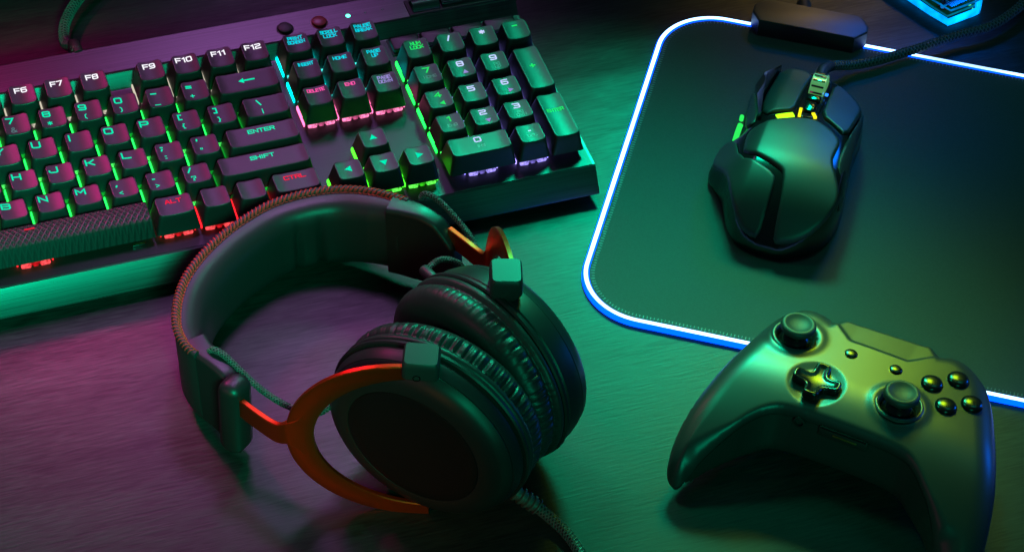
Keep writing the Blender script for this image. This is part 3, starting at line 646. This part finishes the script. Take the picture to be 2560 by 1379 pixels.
b = MB(); tube(b, [(-34.6, 28.2, 21.2), (-34.3, 25.2, 20.6)], 1.2, 10); b.build('side_light_strip', LM[2], mo)
# chrome channel, wheel and middle buttons
panel('centre_channel', [(-4.6, 70), (3.6, 71), (6.8, 66), (7.0, 48), (6.4, 29), (4.5, 24), (-4, 23), (-6.2, 29), (-6.2, 44), (-5.4, 60)], M['gloss'], .1, 1, .6)
wh = MB(); wr = []; nk = 40
for t, rr in ((-4.2, 8.0), (-3.6, 8.8), (3.6, 8.8), (4.2, 8.0)):
    wr.append([(0.4 + t, 57 + (rr + (.45 if k % 4 < 2 else 0)) * math.cos(2 * math.pi * k / nk), 27.5 + (rr + (.45 if k % 4 < 2 else 0)) * math.sin(2 * math.pi * k / nk)) for k in range(nk)])
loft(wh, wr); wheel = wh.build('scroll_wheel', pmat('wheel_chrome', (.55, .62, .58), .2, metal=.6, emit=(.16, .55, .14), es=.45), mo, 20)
b = MB()
for k in range(9):
    a = math.radians(20 + k * 22); box(b, (.4, 57 + 9.1 * math.cos(a), 27.5 + 9.1 * math.sin(a)), (3.4, .55, .45), np.array([[1, 0, 0], [0, -math.sin(a), math.cos(a)], [0, math.cos(a), math.sin(a)]]).T, .2)
b.build('wheel_ridges', M['chrome'], wheel)
for yy, hh, ww in ((43.2, 2.4, 3.9), (33, 4.2, 3.0)):
    b = MB(); box(b, (.4, yy, mh(0., yy) + 1.2), (ww, hh, 1.0), bev=.7); b.build('middle_button', M['gloss'], mo, 50)
b = MB(); box(b, (6.3, 49.5, 31.8), (.9, .9, .5), bev=.3); b.build('light_dot', glow('status_blue', (.02, .2, 1.), 2.2), mo)
# cable: local coordinates of the mouse
def mloc(P): return [tuple(Rmo.T @ (A(*p) - A(531, -51, 3.1))) for p in P]
CW = [(577.5, 12.5, 22), (583, 20, 21), (593, 27, 15), (607, 30.5, 9.5), (624, 31.2, 8.5), (652, 35, 8), (680, 39, 8), (702, 40.5, 9), (726, 50, 12), (746, 66, 13), (768, 96, 10)]
b = MB(); braid(b, spline(mloc(CW), 10), 2.35, 4, 9.5, sr=.34); tube(b, spline(mloc([(576, 10, 22.5), (582, 18.5, 21.4), (590, 25.4, 17)]), 6), [3.4] * 8 + [3.1] * 5, 14, 0); b.build('cable', [M['cord'], M['yarn']], mo)

# ------------------------------------------------------------------ game controller
def rod(r):
    t = np.linalg.norm(r); K = np.array([[0, -r[2], r[1]], [r[2], 0, -r[0]], [-r[1], r[0], 0]]) / t
    return np.eye(3) + math.sin(t) * K + (1 - math.cos(t)) * K @ K
Rc = np.array(CTL_R := rod(A(-0.0711, 0.0498, -0.7690)))
gc = thing('game_controller', 'matt black wireless game controller with two thumbsticks lying on the desk over the pad corner', 'game controller', mat4(Rc, (484.84, -228.57, 48.03)))
def zs(y): return -29 * (np.maximum(0, -y) / 62) ** 2
OUT_O = [(66, -62), (71, -67), (77, -65.5), (80.6, -56), (81, -46), (79.6, -36), (76.2, -20), (71, -3), (66.5, 10), (61.5, 24), (54, 38.8), (44, 47), (36, 49.6), (29.5, 48.4), (22, 45.6), (0, 44.2), (-19, 43.4), (-26, 43.2), (-32, 47), (-43.5, 47.6), (-53.5, 38.2), (-58.6, 22), (-62.8, 5), (-67, -14), (-71.3, -31.5), (-73.2, -44), (-72.6, -54.8), (-70.4, -61), (-66, -64.2), (-62.2, -62.2)]
OUT_I = [(-60.2, -58), (-54.9, -50.6), (-47.8, -42.2), (-40.7, -33.2), (-33.6, -27.9), (-27, -26.2), (-14, -26), (0, -25.9), (13, -26), (26, -26.2), (34.6, -28), (43, -35.4), (52, -43.9), (60.4, -54)]
cout = chaikin(OUT_O + OUT_I, 2); inner = chaikin(OUT_I, 2)[:-4]
def cbase(x, y):
    h = zs(y) - .0009 * x * x
    f = y - 27.3 - .97 * np.maximum(0, -15 - x) - .97 * np.maximum(0, x - 14.6)
    h = h - .06 * np.maximum(0, f) - .7 * np.clip(f / 1.2, 0, 1)
    return h
STK = [(-39.6, 18.0), (20.0, -4.2)]; DP = (-20.0, -8.4)
def cprof(x, y, d):
    di, _ = segdist(np.stack([x, y], 1), inner, False)
    tipb = np.clip((-y - 40) / 18, 0, 1)
    back = np.clip((y - 22) / 8, 0, 1) * np.clip((27 - np.abs(x)) / 6, 0, 1)
    Ri = 2.6 + 7 * tipb; Ro = 13. - 11. * back
    near_in = np.clip((di - d) / 2.5, 0, 1)                  # 0 beside the inner edge, 1 beside the outer one
    dro = roll(d, Ro, 10.5 - 9.3 * back); dri = roll(d, Ri, 2.6 + 6.4 * tipb)
    return dri * (1 - near_in) + dro * near_in
def ctop(x, y, d):
    h = cbase(x, y) - cprof(x, y, d)
    for sx, sy in STK:
        r = np.hypot(x - sx, y - sy); h = h - 5.0 * np.clip((9.6 - r) / 1.2, 0, 1) + .9 * np.exp(-((r - 12.2) / 2.6) ** 2)
    r = np.hypot(x - DP[0], y - DP[1]); h = h - 1.5 * np.clip((14.2 - r) / 4.5, 0, 1)
    return h
b = MB(); pillow(b, cout, ctop, lambda x, y, d: cbase(x, y) - cprof(x, y, d * 0) - 1.4 + 0 * d, .85); b.build('top_shell', M['pad_shell'], gc, 42)
low = chaikin([(x * .992, y * .992 + (.35 if i >= len(OUT_O) else 0)) for i, (x, y) in enumerate(OUT_O + OUT_I)], 2)
def lowtop(x, y, d): return cbase(x, y) - cprof(x, y, d * 0) - 1.9
def lowbot(x, y, d):
    di, _ = segdist(np.stack([x, y], 1), inner, False); ni = np.clip((di - d) / 2.5, 0, 1)
    tip = np.clip((-y - 30) / 25, 0, 1)
    dep = 26 - 12 * tip; hump = 12 * np.clip((32 - np.abs(x)) / 8, 0, 1) * np.clip((y + 8) / 14, 0, 1) * np.clip((44 - y) / 8, 0, 1)
    R = 6 + 7 * ni
    return cbase(x, y) - 9 - (dep + hump) + roll(d, R, dep * (.35 + .45 * ni))
b = MB(); pillow(b, low, lowtop, lowbot, 1.1); b.build('bottom_shell', M['black'], gc, 42)
for sx, sy in STK:
    zb = float(cbase(A(sx), A(sy))[0]); q = MB()
    lathe(q, (sx, sy, zb), [(9.2, -3.2), (9.6, -.4), (10.1, .75), (10.9, 1.0), (11.7, .75), (12.2, 0.1)], n=48, cap0=False, cap1=False); ring = q.build('stick_ring', M['pad_shell'], gc, 60)
    q = MB(); lathe(q, (sx, sy, zb), [(9.3, -4.2), (8.6, -3.0), (7.4, -.8), (5.6, 1.4), (4.4, 2.4)], n=40, cap1=True); stick = q.build('stick_dome', M['gloss'], gc, 60)
    q = MB(); lathe(q, (sx, sy, zb), [(4.2, 1.6), (5.0, 3.4), (6.6, 4.6), (8.2, 5.2), (8.7, 5.9), (8.8, 7.2), (8.5, 8.2), (7.7, 8.9), (6.7, 9.0), (6.0, 8.5), (4, 7.7), (2, 7.35), (.1, 7.25)], n=48); q.build('thumb_pad', M['rubber'], stick, 60)
# d-pad: a dished cross
q = MB(); zb = float(cbase(A(DP[0]), A(DP[1]))[0]); wA, lA = 4.0, 11.8
cross = [(wA, lA), (-wA, lA), (-wA, wA), (-lA, wA), (-lA, -wA), (-wA, -wA), (-wA, -lA), (wA, -lA), (wA, -wA), (lA, -wA), (lA, wA), (wA, wA)]
def corner_cut(P, c):
    out = []
    for i in range(len(P)):
        p = A(*P[i]); out += [p + nrm(A(*P[i - 1]) - p) * c, p + nrm(A(*P[(i + 1) % len(P)]) - p) * c]
    return np.array(out)
cross = chaikin(corner_cut(cross, 1.5), 1)
pillow(q, cross, lambda x, y, d: 1.0 + .014 * (x * x + y * y) - roll(d, 1.5, 1.3) - .5 * np.clip((d - 1.4) / 1.6, 0, 1), lambda x, y, d: np.full_like(x, -1.8), .4)
qq = MB(); qq.add([(x + DP[0], y + DP[1], z + zb) for x, y, z in q.v], q.f); qq.build('direction_pad', M['bead'], gc, 60)
for x, y, r, col in ((-11.6, 18.1, 3.1, None), (11.1, 18.3, 3.1, None), (29.4, 18.2, 5.3, None), (39.8, 28.0, 5.3, None), (39.9, 7.0, 5.3, None), (50.4, 15.8, 5.3, None)):
    zb = float(cbase(A(x), A(y))[0]); q = MB()
    hgt = 1.1 if r < 4 else 2.3
    lathe(q, (x, y, zb), [(r + .35, -.25), (r + .3, .12), (r, .15), (r, hgt * .45), (r * .93, hgt * .72), (r * .72, hgt * .95), (r * .4, hgt * 1.08), (.05, hgt * 1.12)], n=36); q.build('menu_button' if r < 4 else 'face_button', M['bead'], gc, 70)
# headphone socket and expansion port in the wall between the grips
Rw = np.array([[1, 0, 0], [0, 0, -1.], [0, 1, 0]])
q = MB(); lathe(q, (-20.5, -26.4, -12.6), [(3.0, -.5), (3.0, .55), (2.1, .7), (2.0, -1.8)], R=Rw, n=28, cap0=False); q.build('headphone_socket', M['dark'], gc, 40)
q = MB(); box(q, (1.5, -26.2, -12.8), (12.2, .8, 3.0), bev=.7); port = q.build('expansion_port', M['dark'], gc)
q = MB(); box(q, (2.5, -27.1, -12.8), (6.0, .3, .55), bev=.2); q.build('port_contacts', M['gold'], port)
q = MB(); box(q, (1.5, -27.0, -10.3), (11.5, .35, .35), bev=.15); q.build('port_lip', M['gloss'], port)

# ------------------------------------------------------------------ headset
HO = A(285, -130, 0)
hs = thing('headset', 'black over-ear headset with red metal forks and red stitched headband lying on the desk', 'headphones', mat4(np.eye(3), HO))
def hb(mb, name, m, parent=hs, sharp=40): return mb.build(name, m, parent, sharp, HO)
# headband: its top outer edge is traced in metres on the desk; the band stands 42 mm tall
TOP = spline([(317.5, -46.5, 50.6), (313., -41.3, 50), (303, -32, 48.8), (289.4, -23.9, 47), (275.5, -20.6, 46), (261.6, -20.1, 45), (250.8, -21.6, 44.4), (240.8, -25.4, 44), (224.3, -34.5, 44), (206.1, -49.9, 44.5), (193.6, -66.5, 46), (186.2, -83.6, 48), (182.3, -101., 50), (184.3, -116.5, 51.8), (186.8, -122, 52.4)], 8)
TOP = resample(TOP, 1.5)
for _ in range(6): TOP[1:-1] = (TOP[:-2] + 2 * TOP[1:-1] + TOP[2:]) / 4
KD = nrm(A(-.507, .863, 0)); Nn = nrm(A(KD[0] * .07, KD[1] * .07, 1))
Tb = np.gradient(TOP, axis=0); Tb /= np.linalg.norm(Tb, axis=1)[:, None]
INW = np.array([nrm(np.cross(t, A(0, 0, 1)) * -1) for t in Tb])
if INW[len(INW) // 2] @ (A(285, -120, 0) - TOP[len(TOP) // 2]) < 0: INW = -INW
sec = [(0, 2.2), (.6, .8), (2.0, .2), (5, .2), (8.2, .8), (11, 2.2), (13.2, 5), (14.6, 10), (15.2, 16), (15.3, 22), (15.0, 28), (14.0, 34), (12, 38.5), (9.5, 41), (6, 42), (2, 42), (.4, 41), (0, 39)]
rings = []; nB = len(TOP)
for i, (p, w) in enumerate(zip(TOP, INW)):
    s = i / (nB - 1); taper = .78 + .22 * min(1, min(s, 1 - s) / .09)
    # two pinched creases in the padding near the far end
    cr = sum(math.exp(-((s - c0) / .010) ** 2) for c0 in (.245, .315)) * 1.
    ring = []
    for a, n in sec:
        k = a * (taper if a > 4 else 1)
        if a > 9: k -= cr * 2.6 * max(0, min(1, (n - 9) / 8))
        ring.append(p + w * k - Nn * n)
    rings.append(ring)
b = MB(); loft(b, rings); band = hb(b, 'headband', M['leather'], sharp=60)
# stitched seam on the upper outer edge
seam = TOP + INW * 1.2 + Nn * .2
b = MB(); tube(b, seam, 1.8, 10); hb(b, 'seam_piping', M['piping'], band)
b = MB(); C = resample(seam, 2.5); Tt, _, _ = frames(C)
for i in range(1, len(C) - 1):
    t = Tt[i]; w = nrm(np.cross(t, Nn)); 
    if w @ (A(285, -120, 0) - C[i]) < 0: w = -w
    arc = [C[i] + (w * math.sin(a) + Nn * math.cos(a)) * 1.95 + t * (1.0 * a) for a in np.linspace(-1.75, 1.5, 9)]
    tube(b, arc, .32, 6)
    arc2 = [C[i] + (w * math.sin(a) + Nn * math.cos(a)) * 2.05 + t * (1.7 + .9 * (a - 1)) for a in np.linspace(.55, 1.6, 4)]
    tube(b, arc2, .32, 5)
for off, rr in ((2.75, .36),):
    P = []
    for i, c in enumerate(C):
        w = nrm(np.cross(Tt[i], Nn)); w = w if w @ (A(285, -120, 0) - c) > 0 else -w
        P.append(c + w * off * .86 - Nn * .4)
    for i in range(0, len(P) - 1):
        tube(b, [P[i], P[i] * .25 + P[i + 1] * .75 + Nn * .15], rr, 5)
hb(b, 'stitching', M['thread'], band)

def endcap(C, name, th0, th1, hts, shift, inward, parent=hs):
    """plastic end piece: sweep of a rounded slab along C (its top outer edge)"""
    C = resample(spline(C, 8), 1.2); T = np.gradient(C, axis=0); T /= np.linalg.norm(T, axis=1)[:, None]; n = len(C); b = MB(); R_ = []
    for i, (p, t) in enumerate(zip(C, T)):
        w = nrm(np.cross(t, A(0, 0, 1))); w = w if w @ (A(*inward) - p) > 0 else -w
        s = i / (n - 1); thk = th0 + (th1 - th0) * s
        h = np.interp(s, [k for k, _ in hts], [v for _, v in hts]); dz = np.interp(s, [k for k, _ in shift], [v for _, v in shift])
        ring = []
        for sx, sy, st in ((1, 1, 0), (-1, 1, 1), (-1, -1, 2), (1, -1, 3)):
            for k in range(4):
                a = (st + k / 3) * math.pi / 2; r = min(2.6, thk * .45)
                ring.append(p + w * (thk / 2 + sx * (thk / 2 - r) + r * math.cos(a)) + Nn * (-h / 2 + dz + sy * (h / 2 - r) + r * math.sin(a)))
        R_.append(ring)
    e = np.mean(R_[-1], 0); R_.append([q * .82 + e * .18 + T[-1] * .9 for q in R_[-1]]); R_.append([q * .5 + e * .5 + T[-1] * 1.2 for q in R_[-2]])
    loft(b, R_); return hb(b, name, M['shell'], parent, 50)
capf = endcap([(312, -40.4, 51), (318, -45.5, 51.2), (326, -53.5, 51), (332.5, -62.5, 48), (337, -72, 43)], 'band_end', 13.5, 8, [(0, 43), (.35, 44.5), (.8, 42), (.93, 33), (1, 24)], [(0, .6), (.7, .6), (1, -4)], (285, -120, 0))
capn = endcap([(183.6, -112, 52.4), (186, -120, 53), (191, -129, 53), (195.5, -137.5, 52), (198.5, -143, 49)], 'band_end', 13, 9, [(0, 43), (.4, 44), (.85, 46), (1, 42)], [(0, .6), (1, -.5)], (285, -120, 0))
# rounded slider block on the near end
tn = nrm(A(.60, -.80, 0)); wn = A(-tn[1], tn[0], 0)
Rn = np.stack([wn, Nn, tn], 1); Rn[:, 1] = nrm(np.cross(Rn[:, 2], Rn[:, 0]))
b = MB(); box(b, (199.6, -145.6, 33.5), (7.4, 22.5, 6.4), Rn, 4.6); hb(b, 'slider_block', M['shell'], capn, 50)
# screw in the far end piece (inner side)
wf = nrm(A(-.78, -.62, .05)); uf = nrm(np.cross(wf, A(0, 0, 1))); Rf = np.stack([uf, np.cross(wf, uf), wf], 1)
b = MB(); lathe(b, A(313.2, -57.5, 32.5) - wf * 2.0, [(3.4, -1.5), (3.4, .5), (2.9, .7), (2.4, .2), (.1, .1)], Rf, 24); hb(b, 'screw', M['gloss'], capf)

def fr(yaw, pit=0.):
    y = math.radians(yaw); a = A(math.cos(y), math.sin(y), pit); a = nrm(a); k = nrm(A(-math.sin(y), math.cos(y), 0)); n = np.cross(a, k)
    return a, k, n
def earcup(c, yaw, flip, parent_name, pit=0., wr=1.0, RA=52., RB=48., D=1.0):
    """flip=+1: crown direction is +k, -1: crown is -k"""
    a, k, n = fr(yaw, pit); k = k * flip; n = A(0, 0, 1) - a * a[2]; n = nrm(n)
    R = np.stack([k, n, a], 1)
    b = MB(); ru, rv = RA, RB
    lathe(b, c, [(.90, -1.5), (.985, -1.5), (1.0, -.6), (1.0, .8), (.985, 1.6), (.955, 1.9), (.955, 2.6), (.965, 3.4), (.96, 9 * D), (.935, 13.2 * D), (.928, 13.25 * D), (.930, 13.9 * D), (.90, 17.5 * D), (.85, 20.5 * D), (.78, 22.6 * D), (.72, 23.6 * D), (.672, 24.0 * D), (.664, 23.9 * D), (.66, 23.2 * D)], R, 96, ru, rv, cap0=True, cap1=True)
    cup = hb(b, 'ear_cup', M['shell'], sharp=28)
    b = MB(); lathe(b, c, [(.66, 22.4 * D), (.658, 23.9 * D), (.648, 24.2 * D), (.55, 24.5 * D), (.3, 24.9 * D), (.01, 25.0 * D)], R, 72, ru, rv); hb(b, 'ear_plate', M['recess'], cup, 50)
    # pad: soft ring with gathered wrinkles round its outer wall
    b = MB(); n_u, rings = 640, []
    pr = [(.955, -1.2), (.985, -2.2), (.995, -3.6), (.985, -5.2), (.955, -6.2), (.945, -6.9), (.965, -8), (.985, -10), (.985, -12.5), (.965, -15.2), (.92, -17.8), (.85, -19.6), (.76, -20.2), (.67, -19.2), (.60, -16.6), (.57, -13), (.57, -6), (.57, -2)]
    ph = rng.uniform(0, 6.28, 6)
    for j, (r, z) in enumerate(pr):
        ring = []
        for q in range(n_u):
            t = 2 * math.pi * q / n_u
            env = math.exp(-((z + 10.5) / 3.6) ** 2) * wr
            wv = (1 - abs(math.sin(t * 33 + 1.6 * math.sin(t * 5 + ph[0]) + ph[1]))) ** 1.3 * 1.5 * (.35 + .65 * abs(math.sin(t * 5.3 + ph[5]) * math.sin(t * 8.7 + ph[2]) + .35 * math.sin(t * 17.3))) + .35 * abs(math.sin(t * 71 + 2 * math.sin(t * 3 + ph[3])))
            side = .25 + .75 * max(0, math.cos(t - math.pi * .78)) ** .8
            rr = r - .046 * env * wv * side + .004 * math.sin(3 * t + ph[4])
            zz = z + .9 * env * side * math.sin(t * 23 + ph[1] + 2)
            ring.append(A(*c) + R @ A(rr * ru * math.cos(t), rr * rv * math.sin(t), zz))
        rings.append(ring)
    loft(b, rings, False, True); hb(b, 'ear_pad', M['leather'], cup, None)
    return cup, R
CN = A(280.5, -192.5, 49.5); CF = A(318.5, -165.9, 50.)
cupn, RN = earcup(CN, 222, -1, 'near', wr=1.0, D=.72)
cupf, RF = earcup(CF, 25.5, 1, 'far', wr=.45)

def fork(center, kdir, adir, stem, Rk_=54., Rz=46., w=13., thk=2.8):
    """half ring in the plane (kdir, up) round the cup, with a stem that runs into the band end"""
    kd = nrm(A(*kdir, 0)); ad = nrm(np.cross(kd, A(0, 0, 1))); ad = ad if ad @ A(*adir, 0) > 0 else -ad
    b = MB(); rings = []
    ph = np.linspace(-math.pi / 2 - .12, math.pi / 2 + .02, 49)
    for p in ph:
        ww = w * (.56 + .44 * max(0, math.cos(p)) ** .8)
        e = kd * math.cos(p) + A(0, 0, 1) * math.sin(p)
        ctrp = A(*center) + kd * Rk_ * math.cos(p) + A(0, 0, 1) * Rz * math.sin(p)
        nr = nrm(kd * math.cos(p) / Rk_ + A(0, 0, 1) * math.sin(p) / Rz)
        o = []
        for u_, v_ in ((1, .7), (.85, 1), (-.85, 1), (-1, .7), (-1, -.7), (-.85, -1), (.85, -1), (1, -.7)):
            o.append(ctrp + nr * ww / 2 * u_ + ad * thk / 2 * v_)
        rings.append(o)
    loft(b, rings)
    # stem
    C = spline([A(*center) + kd * (Rk_ - 2), A(*center) + kd * (Rk_ + 5)] + [A(*s) for s in stem], 8); C = resample(C, 1.5)
    T = np.gradient(C, axis=0); T /= np.linalg.norm(T, axis=1)[:, None]; R_ = []
    for i, (p, t) in enumerate(zip(C, T)):
        wv = nrm(np.cross(t, A(0, 0, 1))); s = i / (len(C) - 1); hh = 11 + 18 * math.exp(-s * 9)
        R_.append([p + A(0, 0, 1) * hh / 2 * u_ + wv * thk * .52 * v_ for u_, v_ in ((1, .7), (.93, 1), (-.93, 1), (-1, .7), (-1, -.7), (-.93, -1), (.93, -1), (1, -.7))])
    loft(b, R_); return hb(b, 'fork', M['red'], sharp=30)
aN = RN[:, 2]; aF = RF[:, 2]
fork(CN + aN * 13 + A(0, 0, 0), (-.92, .39), (aN[0], aN[1]), [(212, -174, 46.5), (206, -163.5, 45.5), (201.5, -153, 44), (199.5, -147, 43)])
fork(CF + aF * 14, (.17, .985), (aF[0], aF[1]), [(341, -92, 44), (336.5, -80, 43), (332, -68, 42)], Rk_=58, Rz=47, w=15)
def hinge(c, kd, ad):
    kd = nrm(A(*kd, 0)); a2 = A(*ad, 0); ad = nrm(np.cross(A(0, 0, 1), kd)); ad = ad if ad @ a2 > 0 else -ad; R = np.stack([kd, ad, A(0, 0, 1)], 1)
    b = MB(); hx, hy = 8.4, 7.6; rr = []
    for z, sx, sy, oy in ((-8, .8, .62, -2.4), (-5, .98, .8, -1.2), (-2, 1, 1, 0), (4, 1, 1, 0), (6.3, .97, .95, 0), (7.2, .88, .86, 0)):
        rr.append([A(*c) + R @ A(x * sx, y * sy + oy, z) for x, y in rrect(hx, hy, 2.2, 4)])
    loft(b, rr); hbk = hb(b, 'hinge_block', M['hinge'], sharp=40)
    b = MB(); Rs = np.stack([kd, A(0, 0, -1), ad], 1); lathe(b, A(*c) + ad * (hy + .05) + kd * 1.5 - A(0, 0, 1.0), [(1.9, -.3), (1.9, .12), (1.4, .15), (1.3, -.25), (.1, -.25)], Rs, 18); hb(b, 'hinge_screw', M['gloss'], hbk)
    return hbk
hinge(CN + aN * 11 + A(0, 0, 49), (-.92, .39), (aN[0], aN[1])); hinge(CF + aF * 8 + A(0, 0, 50.5), (.30, .95), (aF[0], aF[1]))
hinge(CF + aF * 8 + A(0, 0, -38), (.30, .95), (aF[0], aF[1]))
# loops of woven cable from band ends to cups
b = MB(); braid(b, spline([(193.5, -120, 50), (195.5, -122.5, 55.2), (200, -127.5, 54.5), (206, -136.5, 50), (213, -147, 46), (222, -158, 44), (233, -166, 44), (244, -164, 48), (252, -158, 57), (258.5, -154.5, 68), (266, -155, 78), (271, -160, 83), (273, -166, 84)]  , 10), 1.35, 4, 6, sr=.24); lc = hb(b, 'loop_cable', [M['cord'], M['yarn']])
b = MB(); lathe(b, (273.4, -165.5, 83.6), [(2.9, -4), (2.9, 4), (2.2, 5)], np.stack([A(0, 0, 1), nrm(A(.8, .6, 0)), nrm(A(-.6, .8, 0))], 1), 16); hb(b, 'cable_collar', M['hinge'], lc)
b = MB(); braid(b, spline([(324, -46, 50), (325.5, -48, 54.5), (330, -53, 54), (336, -62, 49), (341, -76, 44), (341, -90, 41), (337, -100, 40), (332, -100, 45), (325, -98, 53), (317, -98, 57), (310, -102, 58), (306.5, -108, 60)]  , 10), 1.35, 4, 6, sr=.24); lc = hb(b, 'loop_cable', [M['cord'], M['yarn']])
b = MB(); lathe(b, (307, -109, 60), [(2.9, -4), (2.9, 4), (2.2, 5)], np.stack([A(0, 0, 1), nrm(A(.9, .3, 0)), nrm(A(-.3, .9, 0))], 1), 16); hb(b, 'cable_collar', M['hinge'], lc)
# main cable with its ribbed strain relief
LC = [(303, -206, 24), (311, -213.5, 19), (318, -218.5, 13.5), (324, -222, 8.5), (330, -228.5, 4), (334, -238, 2.8), (336, -252, 2.6), (337, -275, 2.6), (340, -310, 2.6)]
CC = spline(LC, 10); b = MB(); braid(b, CC[24:], 2.45, 5, 10, sr=.32); mc = hb(b, 'main_cable', [M['cord'], M['yarn']])
b = MB(); q = resample(CC[:32], .55); rad = [4.4 if i < 14 else (4.2 if (i // 3) % 2 else 3.1) for i in range(len(q))]; tube(b, q, rad, 18); hb(b, 'strain_relief', pmat('relief_rubber', (.09, .09, .09), .45), mc, 20)

# ------------------------------------------------------------------ clear usb hub
hub = thing('usb_hub', 'clear plastic usb hub showing its green circuit board, edge glowing blue', 'usb hub', mat4(np.eye(3), (690, 95, 0)))
HP = np.array([(678.5, 54.5), (704, 58.5), (712, 70), (722, 118), (706, 146), (668, 140), (655, 122)]) - A(690, 95)
hp = chaikin(chaikin(HP, 1)[:, :] * .35 + np.repeat(HP, 2, 0) * .65, 1)
def ring_at(s, z): c = hp.mean(0); r = np.linalg.norm(hp - c, axis=1)[:, None]; return [(x, y, z) for x, y in c + (hp - c) * (1 - s / r)]
b = MB(); loft(b, [ring_at(1.5, .4), ring_at(0, 2), ring_at(0, 11), ring_at(1.2, 12.6), ring_at(2.4, 13)]); b.build('clear_case', M['clear'], hub, 40)
b = MB(); loft(b, [ring_at(1.0, 11.8), ring_at(.5, 12.0), ring_at(.5, 12.5), ring_at(1.3, 12.8), ring_at(1.8, 12.4)], False, False); b.build('rim_highlight', glow('hub_rim', (.0, .30, .9), .55, .6, 120), hub)  # dim emissive ring imitates a highlight along the top edge
b = MB()
for x, y in ((-3, -26), (6, -16), (10, -30), (18, -22), (-12, -12)): box(b, (x, y, 6.2), (.7, .7, .4))
b.build('light_dot', glow('hub_board_fill', (.1, 1., .4), 1.3), hub)  # small glowing dots added to lighten the circuit board
b = MB(); loft(b, [ring_at(5, 4.2), ring_at(5, 5.8)]); pc = b.build('circuit_board', M['pcb'], hub)
for x, y, sx, sy, z in ((2, -24, 5, 4, 2.), (14, -10, 5, 2, 1.2), (-8, -5, 5, 5, 1.4)):
    q = MB(); box(q, (x, y, 5.9 + z / 2), (sx, sy, z / 2), bev=.3); q.build('chip', M['chip'], pc)
q = MB(); lathe(q, (-6, -28, 5.9), [(2.6, 0), (2.6, 4), (1.8, 4.2), (1.6, 3)], n=20); q.build('capacitor', M['chrome'], pc)
b = MB(); loft(b, [ring_at(1.3, 1.0), ring_at(.7, 1.6), ring_at(.7, 4.6), ring_at(1.3, 5.2), ring_at(2.6, 5.2), ring_at(2.6, 1.0)], False, False); b.build('light_ring', glow('hub_blue', (.0, .34, 1.), 2.2, .6, 90), hub)

# ------------------------------------------------------------------ camera
f_px = 6381.2056
rodv = A(2.32435302, -0.379901670, 0.222982015); tv = A(-368.499895, 31.8857634, 1268.34461)
Rm = rod(rodv); C = -Rm.T @ tv
cam = bpy.data.cameras.new('camera'); co = bpy.data.objects.new('camera', cam); COL.objects.link(co)
cam.sensor_width = 36; cam.lens = 36 * f_px / 2560; cam.clip_start = .05; cam.clip_end = 20
M4 = Matrix.Identity(4)
for i in range(3):
    M4[i][0] = Rm[0][i]; M4[i][1] = -Rm[1][i]; M4[i][2] = -Rm[2][i]; M4[i][3] = C[i] * S
co.matrix_world = M4; sc.camera = co

# ------------------------------------------------------------------ lamps
def area(name, pos, tgt, size, col, P, sy=None, spread=180):
    l = bpy.data.lights.new(name, 'AREA'); l.color = col; l.energy = P; l.size = size[0] * S if isinstance(size, tuple) else size * S
    if isinstance(size, tuple): l.shape = 'RECTANGLE'; l.size_y = size[1] * S
    l.spread = math.radians(spread)
    o = bpy.data.objects.new(name, l); COL.objects.link(o)
    p = A(*pos); z = nrm(p - A(*tgt)); o.rotation_euler = Vector(-z).to_track_quat('-Z', 'Y').to_euler(); o.location = p * S; return o
area('green_softbox', (608, 305, 500), (400, -150, 0), (120, 120), (.0, 1., .50), .36, spread=33)
area('green_top_lamp', (255, 70, 520), (430, -205, 30), (90, 90), (.0, 1., .46), .034, spread=34)
area('teal_fill_lamp', (790, -120, 600), (690, -60, 0), (200, 200), (.0, 1., .66), .055, spread=64)
area('purple_softbox', (45, 300, 520), (25, -150, 0), (200, 200), (.80, .28, .90), .075, spread=54)
area('purple_back_lamp', (370, 455, 500), (285, 30, 30), (150, 130), (.72, .25, .95), .046, spread=40)
area('purple_top_lamp', (300, 95, 510), (200, -78, 30), (100, 80), (.72, .28, .95), .05, spread=34)
area('magenta_lamp', (40, 425, 480), (185, 0, 30), (65, 65), (1., .0, .30), .11, spread=38)
area('lime_lamp', (735, 185, 480), (500, -203, 45), (150, 150), (.60, 1., .0), .068, spread=25)
area('amber_lamp', (905, 590, 480), (600, 70, 14), (80, 80), (1., .62, .08), .006, spread=14)
area('front_green_lamp', (90, -800, 600), (50, 0, 10), (240, 180), (.0, 1., .46), .60, spread=30)
area('front_teal_lamp', (330, -760, 260), (425, -236, 22), (110, 110), (.0, 1., .5), .04, spread=36)
area('blue_lamp', (860, 265, 360), (592, 0, 25), (70, 70), (.0, .16, 1.), .03, spread=24)
area('blue_side_lamp', (880, -230, 130), (548, -265, 25), (90, 90), (.0, .14, 1.), .03, spread=40)
area('violet_lamp', (-380, -260, 300), (230, -160, 20), (260, 260), (.9, .05, .35), .03, spread=60)
area('warm_lamp', (-20, -440, 150), (250, -192, 14), (60, 60), (1., .30, .05), .006, spread=26)

w = bpy.data.worlds.new('World'); sc.world = w; w.use_nodes = True
bg = w.node_tree.nodes['Background']; bg.inputs[0].default_value = (.25, .55, .75, 1); bg.inputs[1].default_value = .036
vs = sc.view_settings; vs.view_transform = 'Standard'; vs.look = 'None'; vs.gamma = 1; vs.exposure = 0; vs.use_curve_mapping = False
sc.render.engine = 'CYCLES'; cy = sc.cycles
cy.use_denoising = True
try: cy.denoiser = 'OPENIMAGEDENOISE'
except Exception: pass
cy.max_bounces = 8; cy.diffuse_bounces = 3; cy.glossy_bounces = 4; cy.transmission_bounces = 8; cy.sample_clamp_indirect = 4; cy.caustics_reflective = False; cy.caustics_refractive = False; cy.use_light_tree = True
